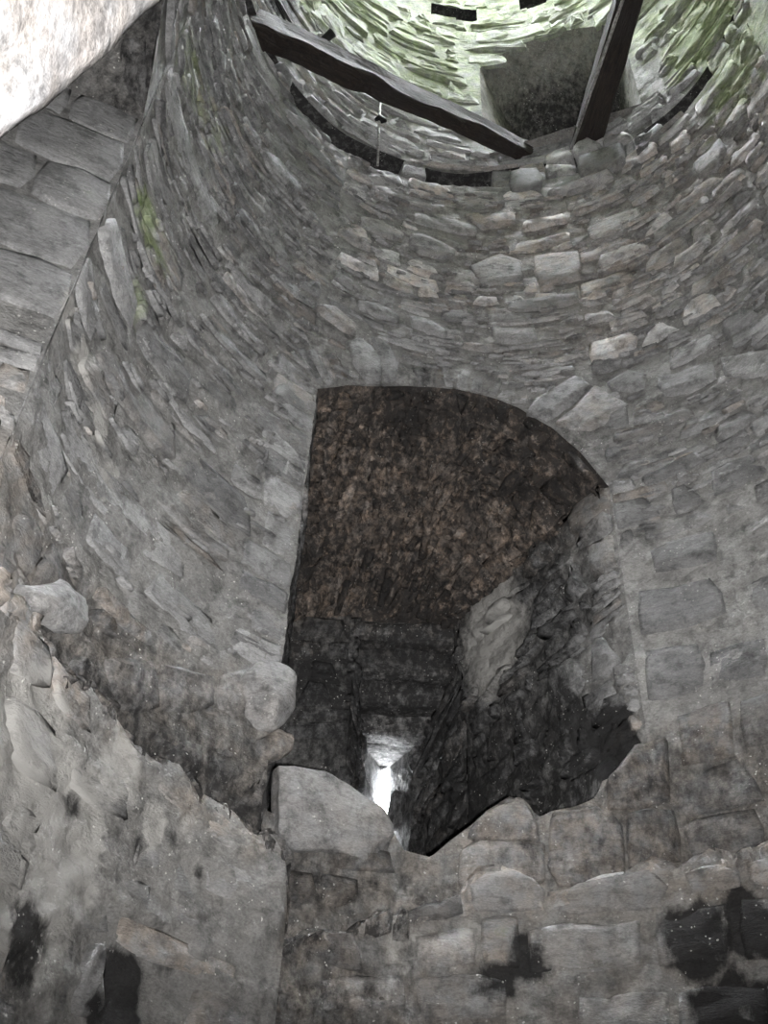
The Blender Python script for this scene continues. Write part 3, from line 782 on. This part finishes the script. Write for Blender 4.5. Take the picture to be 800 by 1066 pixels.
Sh = plane((NX0 - .1, 7.44, 5.62), (NX1 + .1, 7.44, 5.62), (SX0 - .1, SY, SZ1 + .06), (SX1 + .1, SY, SZ1 + .06), (.2, 7, 3), 1., 1.)
bed('recess_head', Sh, np.linspace(0, 1, 24), lambda u: 0, lambda u: 1, .04, amp=.03, fade=(0, 0, 0, 0), mode='alcove', parent=bw)
for nm, xa, xb in (('recess_cheek', NX0, SX0), ('recess_cheek', NX1, SX1)):
    Sc = plane((xa, YB - .02, 2.4), (xb, SY + .07, 2.4), (xa, YB - .02, 5.6), (xb, SY + .07, 4.9), nmid, .8, 3.0)
    o = bed(nm, Sc, np.linspace(0, .8, 26), lambda u: 0, lambda u: 3.0, .04, amp=.035, fade=(1, 0, 0, 0), mode='alcove', parent=bw)
    mm = Masonry(o, Sc, 'alcove', keep=60); mm.courses(.0, .8, .5, 3.0, .16, .34, proud=(0, .045), rough=.012, tilt=.03); 
    for a_, P, F, v_, w_ in mm.L: link('stone', P, F, m_stone, bw, True, P.mean(0), 'alcove', v_, w_)
# slit
OX0, OX1, OZ0, OZ1, OY = .055, .225, 3.9, 4.72, 8.8
sl_mid = (.15, 8.5, 4.3)
slit = bpy.data.objects.new('window_1', None); COL.objects.link(slit); slit.location = (.14, SY, SZ0)
struct(slit, 'small bright slit window at the foot of the dark alcove', 'window')
def surround():                                       # the wall round the slit's mouth
    V = []; F = []
    o = [(SX0 - .5, SZ0 - .5), (SX1 + .5, SZ0 - .5), (SX1 + .5, SZ1 + .5), (SX0 - .5, SZ1 + .5)]; i_ = [(SX0 + .004, SZ0 + .004), (SX1 - .004, SZ0 + .004), (SX1 - .004, SZ1 - .004), (SX0 + .004, SZ1 - .004)]
    for y in (SY + .01, SY + .12):
        for q in (o, i_): V += [(x, y, z) for x, z in q]
    for k in range(4):
        j = (k + 1) % 4
        F += [(k, j, 4 + j, 4 + k), (8 + k, 8 + j, 12 + j, 12 + k), (4 + k, 4 + j, 12 + j, 12 + k)]
    o_ = link('slit_surround', V, F, m_mortar, None, False, None, 'alcove'); o_.parent = slit; o_.matrix_parent_inverse = Matrix.Translation(-slit.location)
surround()
for nm, q in (('reveal', ((SX0, SY, SZ0), (OX0 + .06, OY, OZ0), (SX0, SY, SZ1), (OX0 + .04, OY, OZ1))), ('reveal', ((SX1, SY, SZ0), (OX1, OY, OZ0), (SX1, SY, SZ1), (OX1 - .04, OY, OZ1))),
              ('slit_lintel', ((SX0, SY, SZ1), (SX1, SY, SZ1), (OX0 + .04, OY, OZ1), (OX1 - .04, OY, OZ1))), ('slit_sill', ((SX0, SY, SZ0), (SX1, SY, SZ0), (OX0, OY, OZ0), (OX1, OY, OZ0)))):
    Sq = plane(*q, sl_mid, 1.0, 1.0)
    o = bed(nm, Sq, np.linspace(0, 1, 22), lambda u: 0, lambda u: 1, .045, amp=.03, fade=(1, 1, 1, 1), mode='reveal')
    o.parent = slit; o.matrix_parent_inverse = Matrix.Translation(-slit.location)
for k, pp in enumerate(([(.235, 8.62, 4.42), (.20, 8.66, 4.36), (.175, 8.66, 4.2), (.19, 8.6, 4.0), (.33, 8.5, 4.0), (.33, 8.5, 4.3)], [(.02, 8.7, 4.32), (.085, 8.74, 4.3), (.12, 8.74, 4.18), (.15, 8.74, 4.0), (.0, 8.66, 3.95), (-.02, 8.66, 4.2)],
                        [(.03, 8.74, 4.8), (.10, 8.78, 4.66), (.17, 8.78, 4.70), (.24, 8.76, 4.80), (.2, 8.76, 4.9), (.06, 8.76, 4.9)])):
    o = rock('stone', pp, .10, m_stone, None, k, .9, 0, mode='reveal', rough=.03); o.parent = slit; o.matrix_parent_inverse = Matrix.Translation(-slit.location)

# alcove floor
Sf = plane((pl[0], 5.9, 2.4), (pr[0], 5.9, 2.4), (XL, SY, 2.6), (XR, SY, 2.6), (.5, 6.5, 5), 1.0, 1.0)
af = struct(bed('floor_alcove', Sf, np.linspace(0, 1, 30), lambda u: -.02, lambda u: 1, .04, amp=.06, fade=(0, 0, 0, 0), mode='alcove'), 'rough rubble floor of the alcove', 'floor')

# ---- lower walls, thicker than the wall above: their broken tops make a ledge
TL = lerp([(A(a), h) for a, h in [(-97, 2.30), (-92.9, 2.36), (-85, 2.47), (-78, 2.42), (-71, 2.50), (-65.2, 2.48), (-58, 2.38), (-52, 2.46), (-48.4, 2.38), (-42, 2.36), (-38, 2.28), (-35.4, 2.32), (-33.0, 2.22), (-31.5, 1.95)]])
TR = lerp([(A(a), h) for a, h in [(-34.5, 1.66), (-31, 1.80), (-26.4, 1.93), (-22, 1.92), (-20, 2.02), (-14.5, 2.10), (-12, 2.06), (-8, 2.22), (-6.5, 2.2), (-5.1, 2.36), (-2, 2.42), (2, 2.38), (5, 2.26), (9.5, 2.30), (15, 2.36), (19, 2.46), (21.3, 2.38), (25, 2.40), (28, 2.48), (31, 2.40), (35.6, 2.46), (45, 2.4), (60, 2.45), (78, 2.4)]])
RL, RR = 2.26, 2.34
SL, SR = Cyl(RL), Cyl(RR)
ll = struct(bed('wall_lower_left', SL, np.linspace(A(-99), A(-32), 118), lambda u: FLOOR, TL, .035, amp=.045, fade=(0, 1, 0, 1), lump=.12, mode='pale'),
            'pale mortar-smeared lower wall sloping away on the left, its top broken', 'wall')
m = Masonry(ll, SL, 'pale', keep=250)
lp = [[(A(a), h) for a, h in p] for p in SP_LOWLEFT]
for p in lp: m.add(p, rng.uniform(.012, .03), (rng.normal(0, .02), rng.normal(0, .02)), special=True, rough=.010)
def clip_t(T):
    def f(p):
        if sum(y for _, y in p) / 4 > T(sum(x for x, _ in p) / 4): return None
        return [(x, min(y, T(x) + .01)) for x, y in p]
    return f
m.courses(A(-97), A(-32.5), .3, 2.5, .24, .50, clip=clip_t(TL), avoid=lp, thin=.15, proud=(-.02, .02), gap=.02, rough=.012, tilt=.03, skip=.15, val=(.4, .95))
m.build()
lr = struct(bed('wall_lower_right', SR, np.linspace(A(-34.5), A(78), 190), lambda u: FLOOR, TR, .035, amp=.03, fade=(0, 0, 0, 1), lump=.05, mode='low'),
            'lower wall of large blocks with black soot stains, its top broken into a ledge', 'wall')
m = Masonry(lr, SR, 'low', keep=250)
rp_ = [[(A(a), h) for a, h in p] for p in SP_LOWRIGHT]
for p in rp_: m.add(p, rng.uniform(.012, .035), (rng.normal(0, .012), rng.normal(0, .012)), special=True, rough=.008)
m.courses(A(-34), A(70), .6, 2.5, .23, .45, clip=clip_t(TR), avoid=rp_, thin=.2, proud=(-.008, .028), gap=.018, rough=.009)
m.build()
# ledge tops, broken end of the left mass
def ledge(parent, T, r0, r1, u0, u1, n):
    Sx = Surf(lambda u, v: np.stack([CX + (r0 + v) * np.sin(u / R), CY + (r0 + v) * np.cos(u / R), np.array([T(x) for x in u]) + .25 * v], 1), (CX, CY, 20))
    o = bed('ledge_top', Sx, np.linspace(u0, u1, n), lambda u: 0, lambda u: r1 - r0, .03, amp=.035, fade=(0, 0, 1, 0), parent=parent); return o
def rim(parent, T, r0, u0, u1, seed):
    Sx = Cyl(r0 + .02); u = u0; mm = Masonry(parent, Sx, '', keep=0)
    while u < u1:
        w = rng.uniform(.10, .34); h = rng.uniform(.06, .14)
        p = [(u, T(u) - h), (u + w, T(u + w) - h), (u + w - .01, T(u + w) + rng.uniform(.0, .05)), (u + w * .5, T(u + w * .5) + rng.uniform(.01, .06)), (u + .01, T(u) + rng.uniform(.0, .04))]
        mm.add(p, rng.uniform(.01, .04), (0, 0), rough=.014, sink=.16, warm=rng.uniform(.6, 1.), val=rng.uniform(.7, 1.25)); u += w
    for a_, P, F, v_, w_ in mm.L: link('rim_stone', P, F, m_stone, parent, True, P.mean(0), '', v_, w_)
rim(ll, TL, RL, A(-98), A(-33), 1); rim(lr, TR, RR, A(-34), A(70), 2)
ledge(ll, TL, RL, 2.56, A(-99), A(-32), 110); ledge(lr, TR, RR, 2.56, A(-34.5), A(78), 180)
Se = Surf(lambda u, v: np.stack([CX + (RL + u) * math.sin(-32.2 * D), CY + (RL + u) * math.cos(-32.2 * D), v + 0 * u], 1), (3, 3, 1))
bed('broken_end', Se, np.linspace(0, .34, 12), lambda u: 1.2, lambda u: 2.2, .04, amp=.04, fade=(0, 0, 0, 0), parent=ll)

# ---- left window: only its far jamb and the rough soffit show
PL = S25(A(LEFT), 0)[0]
jd = np.array([math.sin(-112 * D), math.cos(-112 * D)])
JJ = Surf(lambda u, v: np.stack([PL[0] + jd[0] * u, PL[1] + jd[1] * u - .0 * v, v + 0 * u], 1), (PL[0] - .5, PL[1] - 1, 4))
w3 = struct(bed('wall_window_jamb', JJ, np.linspace(0, 1.5, 60), lambda u: 1.9, lambda u: 6.15, .03, amp=.02, fade=(1, 0, 0, 0), lump=.03), 'smooth grey ashlar jamb of the left window', 'wall')
m = Masonry(w3, JJ, keep=60)
v = 4.02; hs = [.42, .5, .40, .46, .35]
for i, h in enumerate(hs):
    u = .01 if i % 2 else .0
    for w in ((.62, .5, .4) if i % 2 else (.42, .62, .5)):
        m.add([(u + .006, v + .008), (u + w - .01, v + .01), (u + w - .012, v + h - .012), (u + .008, v + h - .008)], .022, (rng.normal(0, .006), rng.normal(0, .012)), rough=.004, val=.62, warm=0)
        u += w
    v += h
m.courses(.0, 1.4, 3.45, 4.0, .26, .36, proud=(.0, .03), rough=.01, val=(.4, .8), thin=.1)
m.courses(.0, 1.4, 2.3, 3.45, .12, .22, proud=(.02, .08), rough=.010, tilt=.03, thin=0, gap=.016, val=(.0, .9), warm=(0, .7))
m.build()
SOF = lerp([(0, 6.1), (.07, 6.28), (.14, 6.42), (.25, 6.58), (.5, 6.85), (.8, 7.0), (1.6, 6.9), (2.4, 6.2)])
def soff(u, v):
    a = A(LEFT) / R - u / R
    return np.stack([CX + (R + v) * np.sin(a), CY + (R + v) * np.cos(a), np.array([SOF(x) for x in u]) + .12 * v], 1)
SFs = Surf(soff, (-2.2, 2.2, 4))
so = struct(bed('ceiling_window', SFs, np.linspace(-.03, 2.5, 70), lambda u: 0, lambda u: 1.5, .035, amp=.09, fade=(0, 0, 0, 0), lump=.12, mode='soffit'), 'dark rough rubble soffit over the left window', 'ceiling')
m = Masonry(so, SFs, 'soffit', keep=120)
m.courses(.0, 2.4, .0, 1.4, .16, .26, proud=(0, .05), gap=.02, rough=.02, tilt=.04, val=(.1, .6), skip=.2); m.build()
# rest of the ring, mostly unseen: it holds the light in
nr = struct(bed('wall_near', S25, np.linspace(A(-93), A(-200), 60), lambda u: (SOF(A(-93) - u) if u > A(-93) - 2.4 else 4.2), lambda u: 10.3, .12, amp=.03), 'near side of the tower wall over the doorway', 'wall')
m = Masonry(nr, S25, keep=80)
m.courses(A(-122), A(-93), 6.1, 10.0, .19, .45, clip=lambda p: None if sum(y for _, y in p) / 4 < SOF(A(-93) - sum(x for x, _ in p) / 4) + .06 else p, thin=.4, proud=(.01, .05), rough=.009); m.build()
bed('wall_skin', S25, np.linspace(A(RIGHT), A(160), 40), lambda u: FLOOR, lambda u: 10.35, .12, amp=.03, fade=(0, 0, 0, 0), parent=nr)
bw3 = bed('window_back', Cyl(3.9), np.linspace(A(-88), A(-150), 20), lambda u: FLOOR, lambda u: 7.3, .2, amp=.05, parent=nr)

# ---- upper wall, a joist chase below it
WAZ0, WAZ1 = A(2.5), A(44.5)
WT = lerp([(A(2.5), 13.25), (A(9), 13.62), (A(16), 13.86), (A(24), 13.9), (A(32), 13.72), (A(38), 13.45), (A(44.5), 13.1)])
WB = lerp([(A(2.5), 11.1), (A(20), 10.95), (A(44.5), 10.9)])
HOLES = [(A(-12.5), A(3.0), 14.72, 15.12), (A(17), A(30), 14.95, 15.4)]
TOP = 22.5  # unseen height, raised so daylight falls off more evenly down the wall
top = lambda u: TOP
cht = lambda u: chase(u) + .36 + .08 * math.sin(u * 3.1) * math.sin(u * 1.3 + 1) + .12 * math.exp(-((u / R / D + 35) / 16) ** 2)
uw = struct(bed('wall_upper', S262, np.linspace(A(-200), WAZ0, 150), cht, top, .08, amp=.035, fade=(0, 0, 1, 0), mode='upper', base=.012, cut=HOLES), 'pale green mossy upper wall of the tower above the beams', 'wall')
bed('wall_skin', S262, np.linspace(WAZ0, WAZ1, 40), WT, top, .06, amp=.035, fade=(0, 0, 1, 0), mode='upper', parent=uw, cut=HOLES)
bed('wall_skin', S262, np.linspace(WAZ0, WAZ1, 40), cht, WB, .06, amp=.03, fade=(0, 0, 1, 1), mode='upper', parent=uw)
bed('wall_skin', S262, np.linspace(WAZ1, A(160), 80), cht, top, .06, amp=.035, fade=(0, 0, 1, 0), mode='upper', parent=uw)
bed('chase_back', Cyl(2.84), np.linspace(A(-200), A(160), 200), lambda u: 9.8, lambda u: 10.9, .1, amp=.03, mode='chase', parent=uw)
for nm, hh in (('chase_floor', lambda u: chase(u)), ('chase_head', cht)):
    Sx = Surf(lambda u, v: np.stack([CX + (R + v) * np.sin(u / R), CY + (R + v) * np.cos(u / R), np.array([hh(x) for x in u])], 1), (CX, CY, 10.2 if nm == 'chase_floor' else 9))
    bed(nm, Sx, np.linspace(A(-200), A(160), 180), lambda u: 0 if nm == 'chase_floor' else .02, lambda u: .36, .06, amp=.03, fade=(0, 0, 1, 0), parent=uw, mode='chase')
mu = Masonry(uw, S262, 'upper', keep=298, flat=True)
def clip_w(p):
    cu = sum(x for x, _ in p) / 4; cv = sum(y for _, y in p) / 4
    if cv < cht(cu) + .04: return None
    p = [(x, max(y, cht(x) + .01)) for x, y in p]
    if WAZ0 - .1 < cu < WAZ1 + .1 and WB(cu) - .05 < cv < WT(cu) + .05:
        if cv > WT(cu) - .05: return [(x, max(y, WT(x) + .01)) for x, y in p]
        if cv < WB(cu): return [(x, min(y, WB(x) - .01)) for x, y in p]
        return None
    if cu < WAZ0 and cv < WT(WAZ0) + .1 and cv > WB(cu): p = [(min(x, WAZ0 - .005), y) for x, y in p]
    if cu > WAZ1 and cv < WT(WAZ1) + .1 and cv > WB(cu): p = [(max(x, WAZ1 + .005), y) for x, y in p]
    return p
hp = [[(a, c), (b, c), (b, d_), (a, d_)] for a, b, c, d_ in HOLES]
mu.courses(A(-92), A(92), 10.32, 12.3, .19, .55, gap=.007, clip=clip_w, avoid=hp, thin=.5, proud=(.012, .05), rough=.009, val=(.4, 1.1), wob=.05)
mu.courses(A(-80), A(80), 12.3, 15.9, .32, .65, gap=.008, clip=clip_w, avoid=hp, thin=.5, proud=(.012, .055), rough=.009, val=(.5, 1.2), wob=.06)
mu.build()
# the chase is stopped with stones except where the joists were
mc = Masonry(uw, Cyl(2.53), '', keep=0)
OPEN = [(-76, -62), (-52, -39), (-34, -22), (-12, -8), (-3, 1), (28, 35), (47, 52), (56, 61)]
u = A(-92)
while u < A(85):
    w = rng.uniform(.14, .34)
    a = u / R / D; b = (u + w) / R / D
    if not any(a < y and b > x for x, y in OPEN):
        h0 = chase(u + w / 2); k = rng.uniform(.16, .30)
        mc.add([(u + .008, h0 + .01), (u + w - .01, h0 + .01), (u + w - .012, h0 + k), (u + .01, h0 + k)], rng.uniform(.0, .07), (0, rng.normal(0, .02)), rough=.01, sink=.2)
        mc.add([(u + .01, h0 + k + .012), (u + w - .008, h0 + k + .01), (u + w - .01, cht(u + w / 2) - .005), (u + .01, cht(u + w / 2) - .005)], rng.uniform(.0, .06), (0, rng.normal(0, .02)), rough=.01, sink=.2)
    u += w
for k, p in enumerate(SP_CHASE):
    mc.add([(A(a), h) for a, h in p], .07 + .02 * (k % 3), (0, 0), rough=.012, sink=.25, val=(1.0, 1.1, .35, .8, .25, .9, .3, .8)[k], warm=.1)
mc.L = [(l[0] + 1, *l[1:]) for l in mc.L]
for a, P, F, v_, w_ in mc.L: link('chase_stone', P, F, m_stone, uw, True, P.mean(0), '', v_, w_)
# dark putlog holes high up: recessed boxes whose mouths are cut by standing proud stones round them
def pocket(parent, a, b, c, d_, depth=.45):
    a -= .03; b += .03; c -= .03; d_ += .03; V = []; F = []
    nu = 6
    for k, dd in enumerate((.0, -depth)):
        us = np.concatenate([np.linspace(a, b, nu), np.linspace(b, a, nu)]); vs_ = np.array([c] * nu + [d_] * nu)
        V.append(S262(us, vs_, dd))
    n = 2 * nu
    for i in range(n): F.append((i, (i + 1) % n, n + (i + 1) % n, n + i))
    F.append(tuple(n + i for i in range(n)))
    link('joist_hole', np.vstack(V), F, m_mortar, parent, False, None, 'chase')
for h_ in HOLES: pocket(uw, *h_)

# ---- upper window: a deep splayed recess with a shallow arched head
w2 = bpy.data.objects.new('window_2', None); COL.objects.link(w2); w2.location = S262(np.array([(WAZ0 + WAZ1) / 2]), np.array([10.95]))[0]
struct(w2, 'large dark arched window recess high up between the two beams', 'window')
def adopt(o, r): o.parent = r; o.matrix_parent_inverse = Matrix.Translation(-r.location)
dep = 1.7
cdir = np.array([math.sin(23.5 * D), math.cos(23.5 * D)])
q0 = S262(WAZ0, 0)[0]; q1 = S262(WAZ1, 0)[0]
b0 = q0[:2] + cdir * dep + np.array([cdir[1], -cdir[0]]) * .35; b1 = q1[:2] + cdir * dep - np.array([cdir[1], -cdir[0]]) * .35
ins2 = (1.9, 6.0, 12.2)
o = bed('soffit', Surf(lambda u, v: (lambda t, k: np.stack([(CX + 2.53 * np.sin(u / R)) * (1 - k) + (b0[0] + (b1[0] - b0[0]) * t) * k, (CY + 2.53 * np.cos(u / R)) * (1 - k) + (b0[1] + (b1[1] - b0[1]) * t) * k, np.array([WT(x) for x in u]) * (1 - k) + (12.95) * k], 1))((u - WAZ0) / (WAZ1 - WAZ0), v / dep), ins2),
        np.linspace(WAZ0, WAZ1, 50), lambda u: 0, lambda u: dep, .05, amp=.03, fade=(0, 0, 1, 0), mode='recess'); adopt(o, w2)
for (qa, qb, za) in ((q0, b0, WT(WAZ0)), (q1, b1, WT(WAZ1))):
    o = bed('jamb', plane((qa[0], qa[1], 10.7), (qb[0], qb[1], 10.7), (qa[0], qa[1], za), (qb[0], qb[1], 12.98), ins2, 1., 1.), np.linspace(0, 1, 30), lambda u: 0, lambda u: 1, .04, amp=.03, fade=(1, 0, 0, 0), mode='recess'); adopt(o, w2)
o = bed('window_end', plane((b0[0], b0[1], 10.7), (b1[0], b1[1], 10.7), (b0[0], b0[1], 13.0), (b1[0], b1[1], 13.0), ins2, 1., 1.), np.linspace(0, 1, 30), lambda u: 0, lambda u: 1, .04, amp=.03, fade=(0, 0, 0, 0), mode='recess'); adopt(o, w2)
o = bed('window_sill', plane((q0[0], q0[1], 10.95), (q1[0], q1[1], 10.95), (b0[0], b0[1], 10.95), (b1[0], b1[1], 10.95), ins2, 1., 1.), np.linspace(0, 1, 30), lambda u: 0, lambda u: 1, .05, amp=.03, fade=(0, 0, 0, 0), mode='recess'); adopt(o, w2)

# ---- shell, floor, doorway
def shell():  # unseen shell, closed behind the doorway to keep its daylight out
    rr = 5.5; us = np.linspace(-180, 180, 181); zs = np.array([FLOOR, 2.6, 3.6, 4.9, 8, 12, TOP])
    V = []; F = []
    for a in us:
        for z in zs: V.append((CX + rr * math.sin(a * D), CY + rr * math.cos(a * D), z))
    nz = len(zs)
    for i in range(180):
        for k in range(nz - 1):
            a = (us[i] + us[i + 1]) / 2
            if k == 2 and -14 < a < -2: continue                     # the slit's outer mouth
            F.append((i * nz + k, (i + 1) * nz + k, (i + 1) * nz + k + 1, i * nz + k + 1))
    n0 = len(V)
    for a in us:
        V.append((CX + rr * math.sin(a * D), CY + rr * math.cos(a * D), TOP)); V.append((CX + 2.59 * math.sin(a * D), CY + 2.59 * math.cos(a * D), TOP))
    for i in range(180): F.append((n0 + 2 * i, n0 + 2 * i + 2, n0 + 2 * i + 3, n0 + 2 * i + 1))
    return link('wall_outer', V, F, m_mortar, None, False)
struct(shell(), 'outer face and wall head of the tower', 'wall')
def disc():
    V = [(CX, CY, FLOOR)] + [(CX + 5.6 * math.sin(a * D), CY + 5.6 * math.cos(a * D), FLOOR) for a in range(0, 360, 5)]
    F = [(0, 1 + (i + 1) % 72, 1 + i) for i in range(72)]
    return link('floor', V, F, m_mortar, None, False, warm=.7)
struct(disc(), 'trodden earth floor of the tower', 'floor')
# doorway arch over the eye; only its left haunch shows, whitened by the flash
DO = [(x + .022, z) for x, z in [(-1.0, FLOOR), (-.92, 0), (-.80, .9), (-.705, 1.50), (-.655, 1.62), (-.633, 1.71), (-.60, 1.86), (-.565, 2.02), (-.527, 2.18), (-.44, 2.48), (-.3, 2.72), (0, 2.9), (.4, 2.95), (.8, 2.7), (1.05, 2.2), (1.15, 1.2), (1.2, FLOOR)]]
def doorway():
    pts = []
    for i in range(len(DO) - 1):
        a, b = np.array(DO[i]), np.array(DO[i + 1]); n = max(2, int(np.linalg.norm(b - a) / .03))
        for j in range(n): pts.append(a + (b - a) * j / n)
    pts.append(np.array(DO[-1])); pts = np.array(pts)
    ys = np.concatenate([[.85, .85], np.linspace(.82, -1.3, 50)])
    n = len(pts); c = np.array([.1, .8])
    V = []
    for k, y in enumerate(ys):
        P = np.stack([pts[:, 0], np.full(n, y), pts[:, 1]], 1)
        if k == 0:
            o = pts - c; o = o / np.linalg.norm(o, axis=1, keepdims=True); P[:, 0] += o[:, 0] * 2.6; P[:, 2] += np.abs(o[:, 1]) * 2.6
        else:
            o = pts - c; o = o / np.linalg.norm(o, axis=1, keepdims=True)
            Q = np.stack([pts[:, 0], np.full(n, y), pts[:, 1]], 1)
            d = (fbm(Q, 7, 4, 2.) - .5) * .07
            P[:, 0] += o[:, 0] * (d + (.0 if k > 1 else .02)); P[:, 2] += o[:, 1] * (d + (.0 if k > 1 else .02))
        V.append(P)
    V = np.vstack(V); F = []
    for k in range(len(ys) - 1):
        for i in range(n - 1): F.append((k * n + i, k * n + i + 1, (k + 1) * n + i + 1, (k + 1) * n + i))
    return link('door_1', V, F, m_limewash, None, True)
struct(doorway(), 'whitened edge of the doorway arch close overhead at top left', 'door arch')

# ================================================================== THINGS
def beam(name, a, b, w, h, w2_, h2_, label, seed=0, twist=0., ragged=.02):
    a, b = Vector(a), Vector(b); L = (b - a).length
    n = 46; X = (b - a).normalized(); Y = Vector((0, 0, 1)).cross(X).normalized(); Z = X.cross(Y)
    V = []; F = []
    prof = [(-1, -.8), (-.8, -1), (0, -1), (.8, -1), (1, -.8), (1, 0), (1, .8), (.8, 1), (0, 1), (-.8, 1), (-1, .8), (-1, 0)]
    for i in range(n + 1):
        t = i / n
        W, H = (w + (w2_ - w) * t) / 2, (h + (h2_ - h) * t) / 2
        for (p, q) in prof: V.append((t * L, p * W, q * H))
    V = np.array(V); m_ = len(prof)
    N = (fbm(V * np.array((1, 3, 3)) + seed, 2.2, 4) - .5)
    V[:, 1] += N * ragged * 2.5 * np.sign(V[:, 1]); V[:, 2] += (fbm(V * np.array((1.5, 3, 1)) + seed + 9, 2.5, 4) - .5) * ragged * 4 * np.where(V[:, 2] < 0, 1.6, .3)
    for i in range(n):
        for k in range(m_): F.append((i * m_ + k, i * m_ + (k + 1) % m_, (i + 1) * m_ + (k + 1) % m_, (i + 1) * m_ + k))
    F.append(tuple(range(m_))[::-1]); F.append(tuple(n * m_ + k for k in range(m_)))
    o = link(name, V, F, m_wood, None, False, col=False)
    Mx = Matrix((X, Y, Z)).transposed().to_4x4(); Mx.translation = a
    o.matrix_world = Mx
    return tag(o, label, 'beam', 'old floor beams crossing the tower')
beam('timber_beam', (-1.66, 4.22, 10.40), (1.70, 5.88, 11.02), .24, .40, .16, .24, 'weathered dark timber beam running from upper left to the middle of the wall', 1, ragged=.03)
b2 = beam('timber_beam', (2.04, 5.66, 10.84), (2.40, .9, 10.62), .31, .26, .17, .26, 'dark squared timber beam running overhead at upper right', 5, ragged=.012)
def tube(name, pts, r, mat, parent=None, seg=10):
    V = []; F = []; n = len(pts)
    pts = [Vector(p) for p in pts]
    for i, p in enumerate(pts):
        t = (pts[min(i + 1, n - 1)] - pts[max(i - 1, 0)]).normalized(); a = t.orthogonal().normalized(); b = t.cross(a)
        rr = r[i] if isinstance(r, (list, tuple)) else r
        for k in range(seg): V.append(p + a * rr * math.cos(k / seg * 2 * math.pi) + b * rr * math.sin(k / seg * 2 * math.pi))
    for i in range(n - 1):
        for k in range(seg): F.append((i * seg + k, i * seg + (k + 1) % seg, (i + 1) * seg + (k + 1) % seg, (i + 1) * seg + k))
    F.append(tuple(range(seg))[::-1]); F.append(tuple((n - 1) * seg + k for k in range(seg)))
    return link(name, [tuple(v) for v in V], F, mat, parent, True, tuple(pts[0]), col=False)
# pale batten along the beam's lower left edge
V0 = Vector((1.845, 5.47, 10.57)); V1 = Vector((2.07, 3.87, 10.52))
bt = tube('timber_batten', [V0, V0.lerp(V1, .5), V1, V1.lerp(V0, -.5)], .018, m_rod, seg=6)
tag(bt, 'thin pale strip running along the left edge of the right beam', 'batten')
rod = tube('metal_rod', [(-.27, 5.40, 9.86), (-.285, 5.36, 10.5), (-.30, 5.30, 11.2), (-.312, 5.27, 11.72)], .014, m_rod)
tag(rod, 'thin upright metal rod standing in front of the left beam', 'rod')
cl = tube('rod_clamp', [(-.33, 5.33, 10.72), (-.30, 5.33, 10.76), (-.25, 5.33, 10.71), (-.22, 5.34, 10.73)], [.02, .045, .035, .02], m_iron, rod, 8); cl.location = Vector((-.33, 5.33, 10.72)) - Vector(rod.location)
st = tube('pipe_stub', [(-1.17, 5.10, 11.80), (-1.02, 5.0, 11.87), (-.93, 4.94, 11.93), (-.90, 4.92, 11.95)], [.05, .05, .052, .06], m_iron, seg=14)
tag(st, 'short blackened pipe stub sticking up behind the left beam', 'pipe')
# ---- loose and projecting blocks
rock('stone_slab', RK_SLAB, .22, m_stone, None, 3, .55, .1, .35, facets=1, label='large grey slab leaning at the left front of the alcove, below the slit', cat='stone', rough=.09, mode='clean')
rock('boulder', RK_BOULDER, .30, m_stone, None, 2, .7, 0, 1.2, facets=9, label='pale rounded boulder jutting from the foot of the alcove\'s left edge', cat='stone', rough=.09, mode='clean')
rock('stone', RK_LIGHT, .30, m_stone, None, 3, .9, 0, .9, facets=10, label='pale angular stone projecting from the rubble under the left window jamb', cat='stone', rough=.10, mode='clean')
rock('stone', RK_SMALL, .18, m_stone, wl, 4, .6, .4, .6, rough=.1)
rock('stone', RK_PALE, .22, m_stone, ws, 5, .5, .3, .4, rough=.08, mode='breast')
rock('stone', RK_BLOCK, .20, m_stone, ws, 6, .38, .9, .3, rough=.05, mode='breast')
rock('stone', RK_GREY, .20, m_stone, ws, 7, .6, .1, .3, rough=.05, mode='breast')
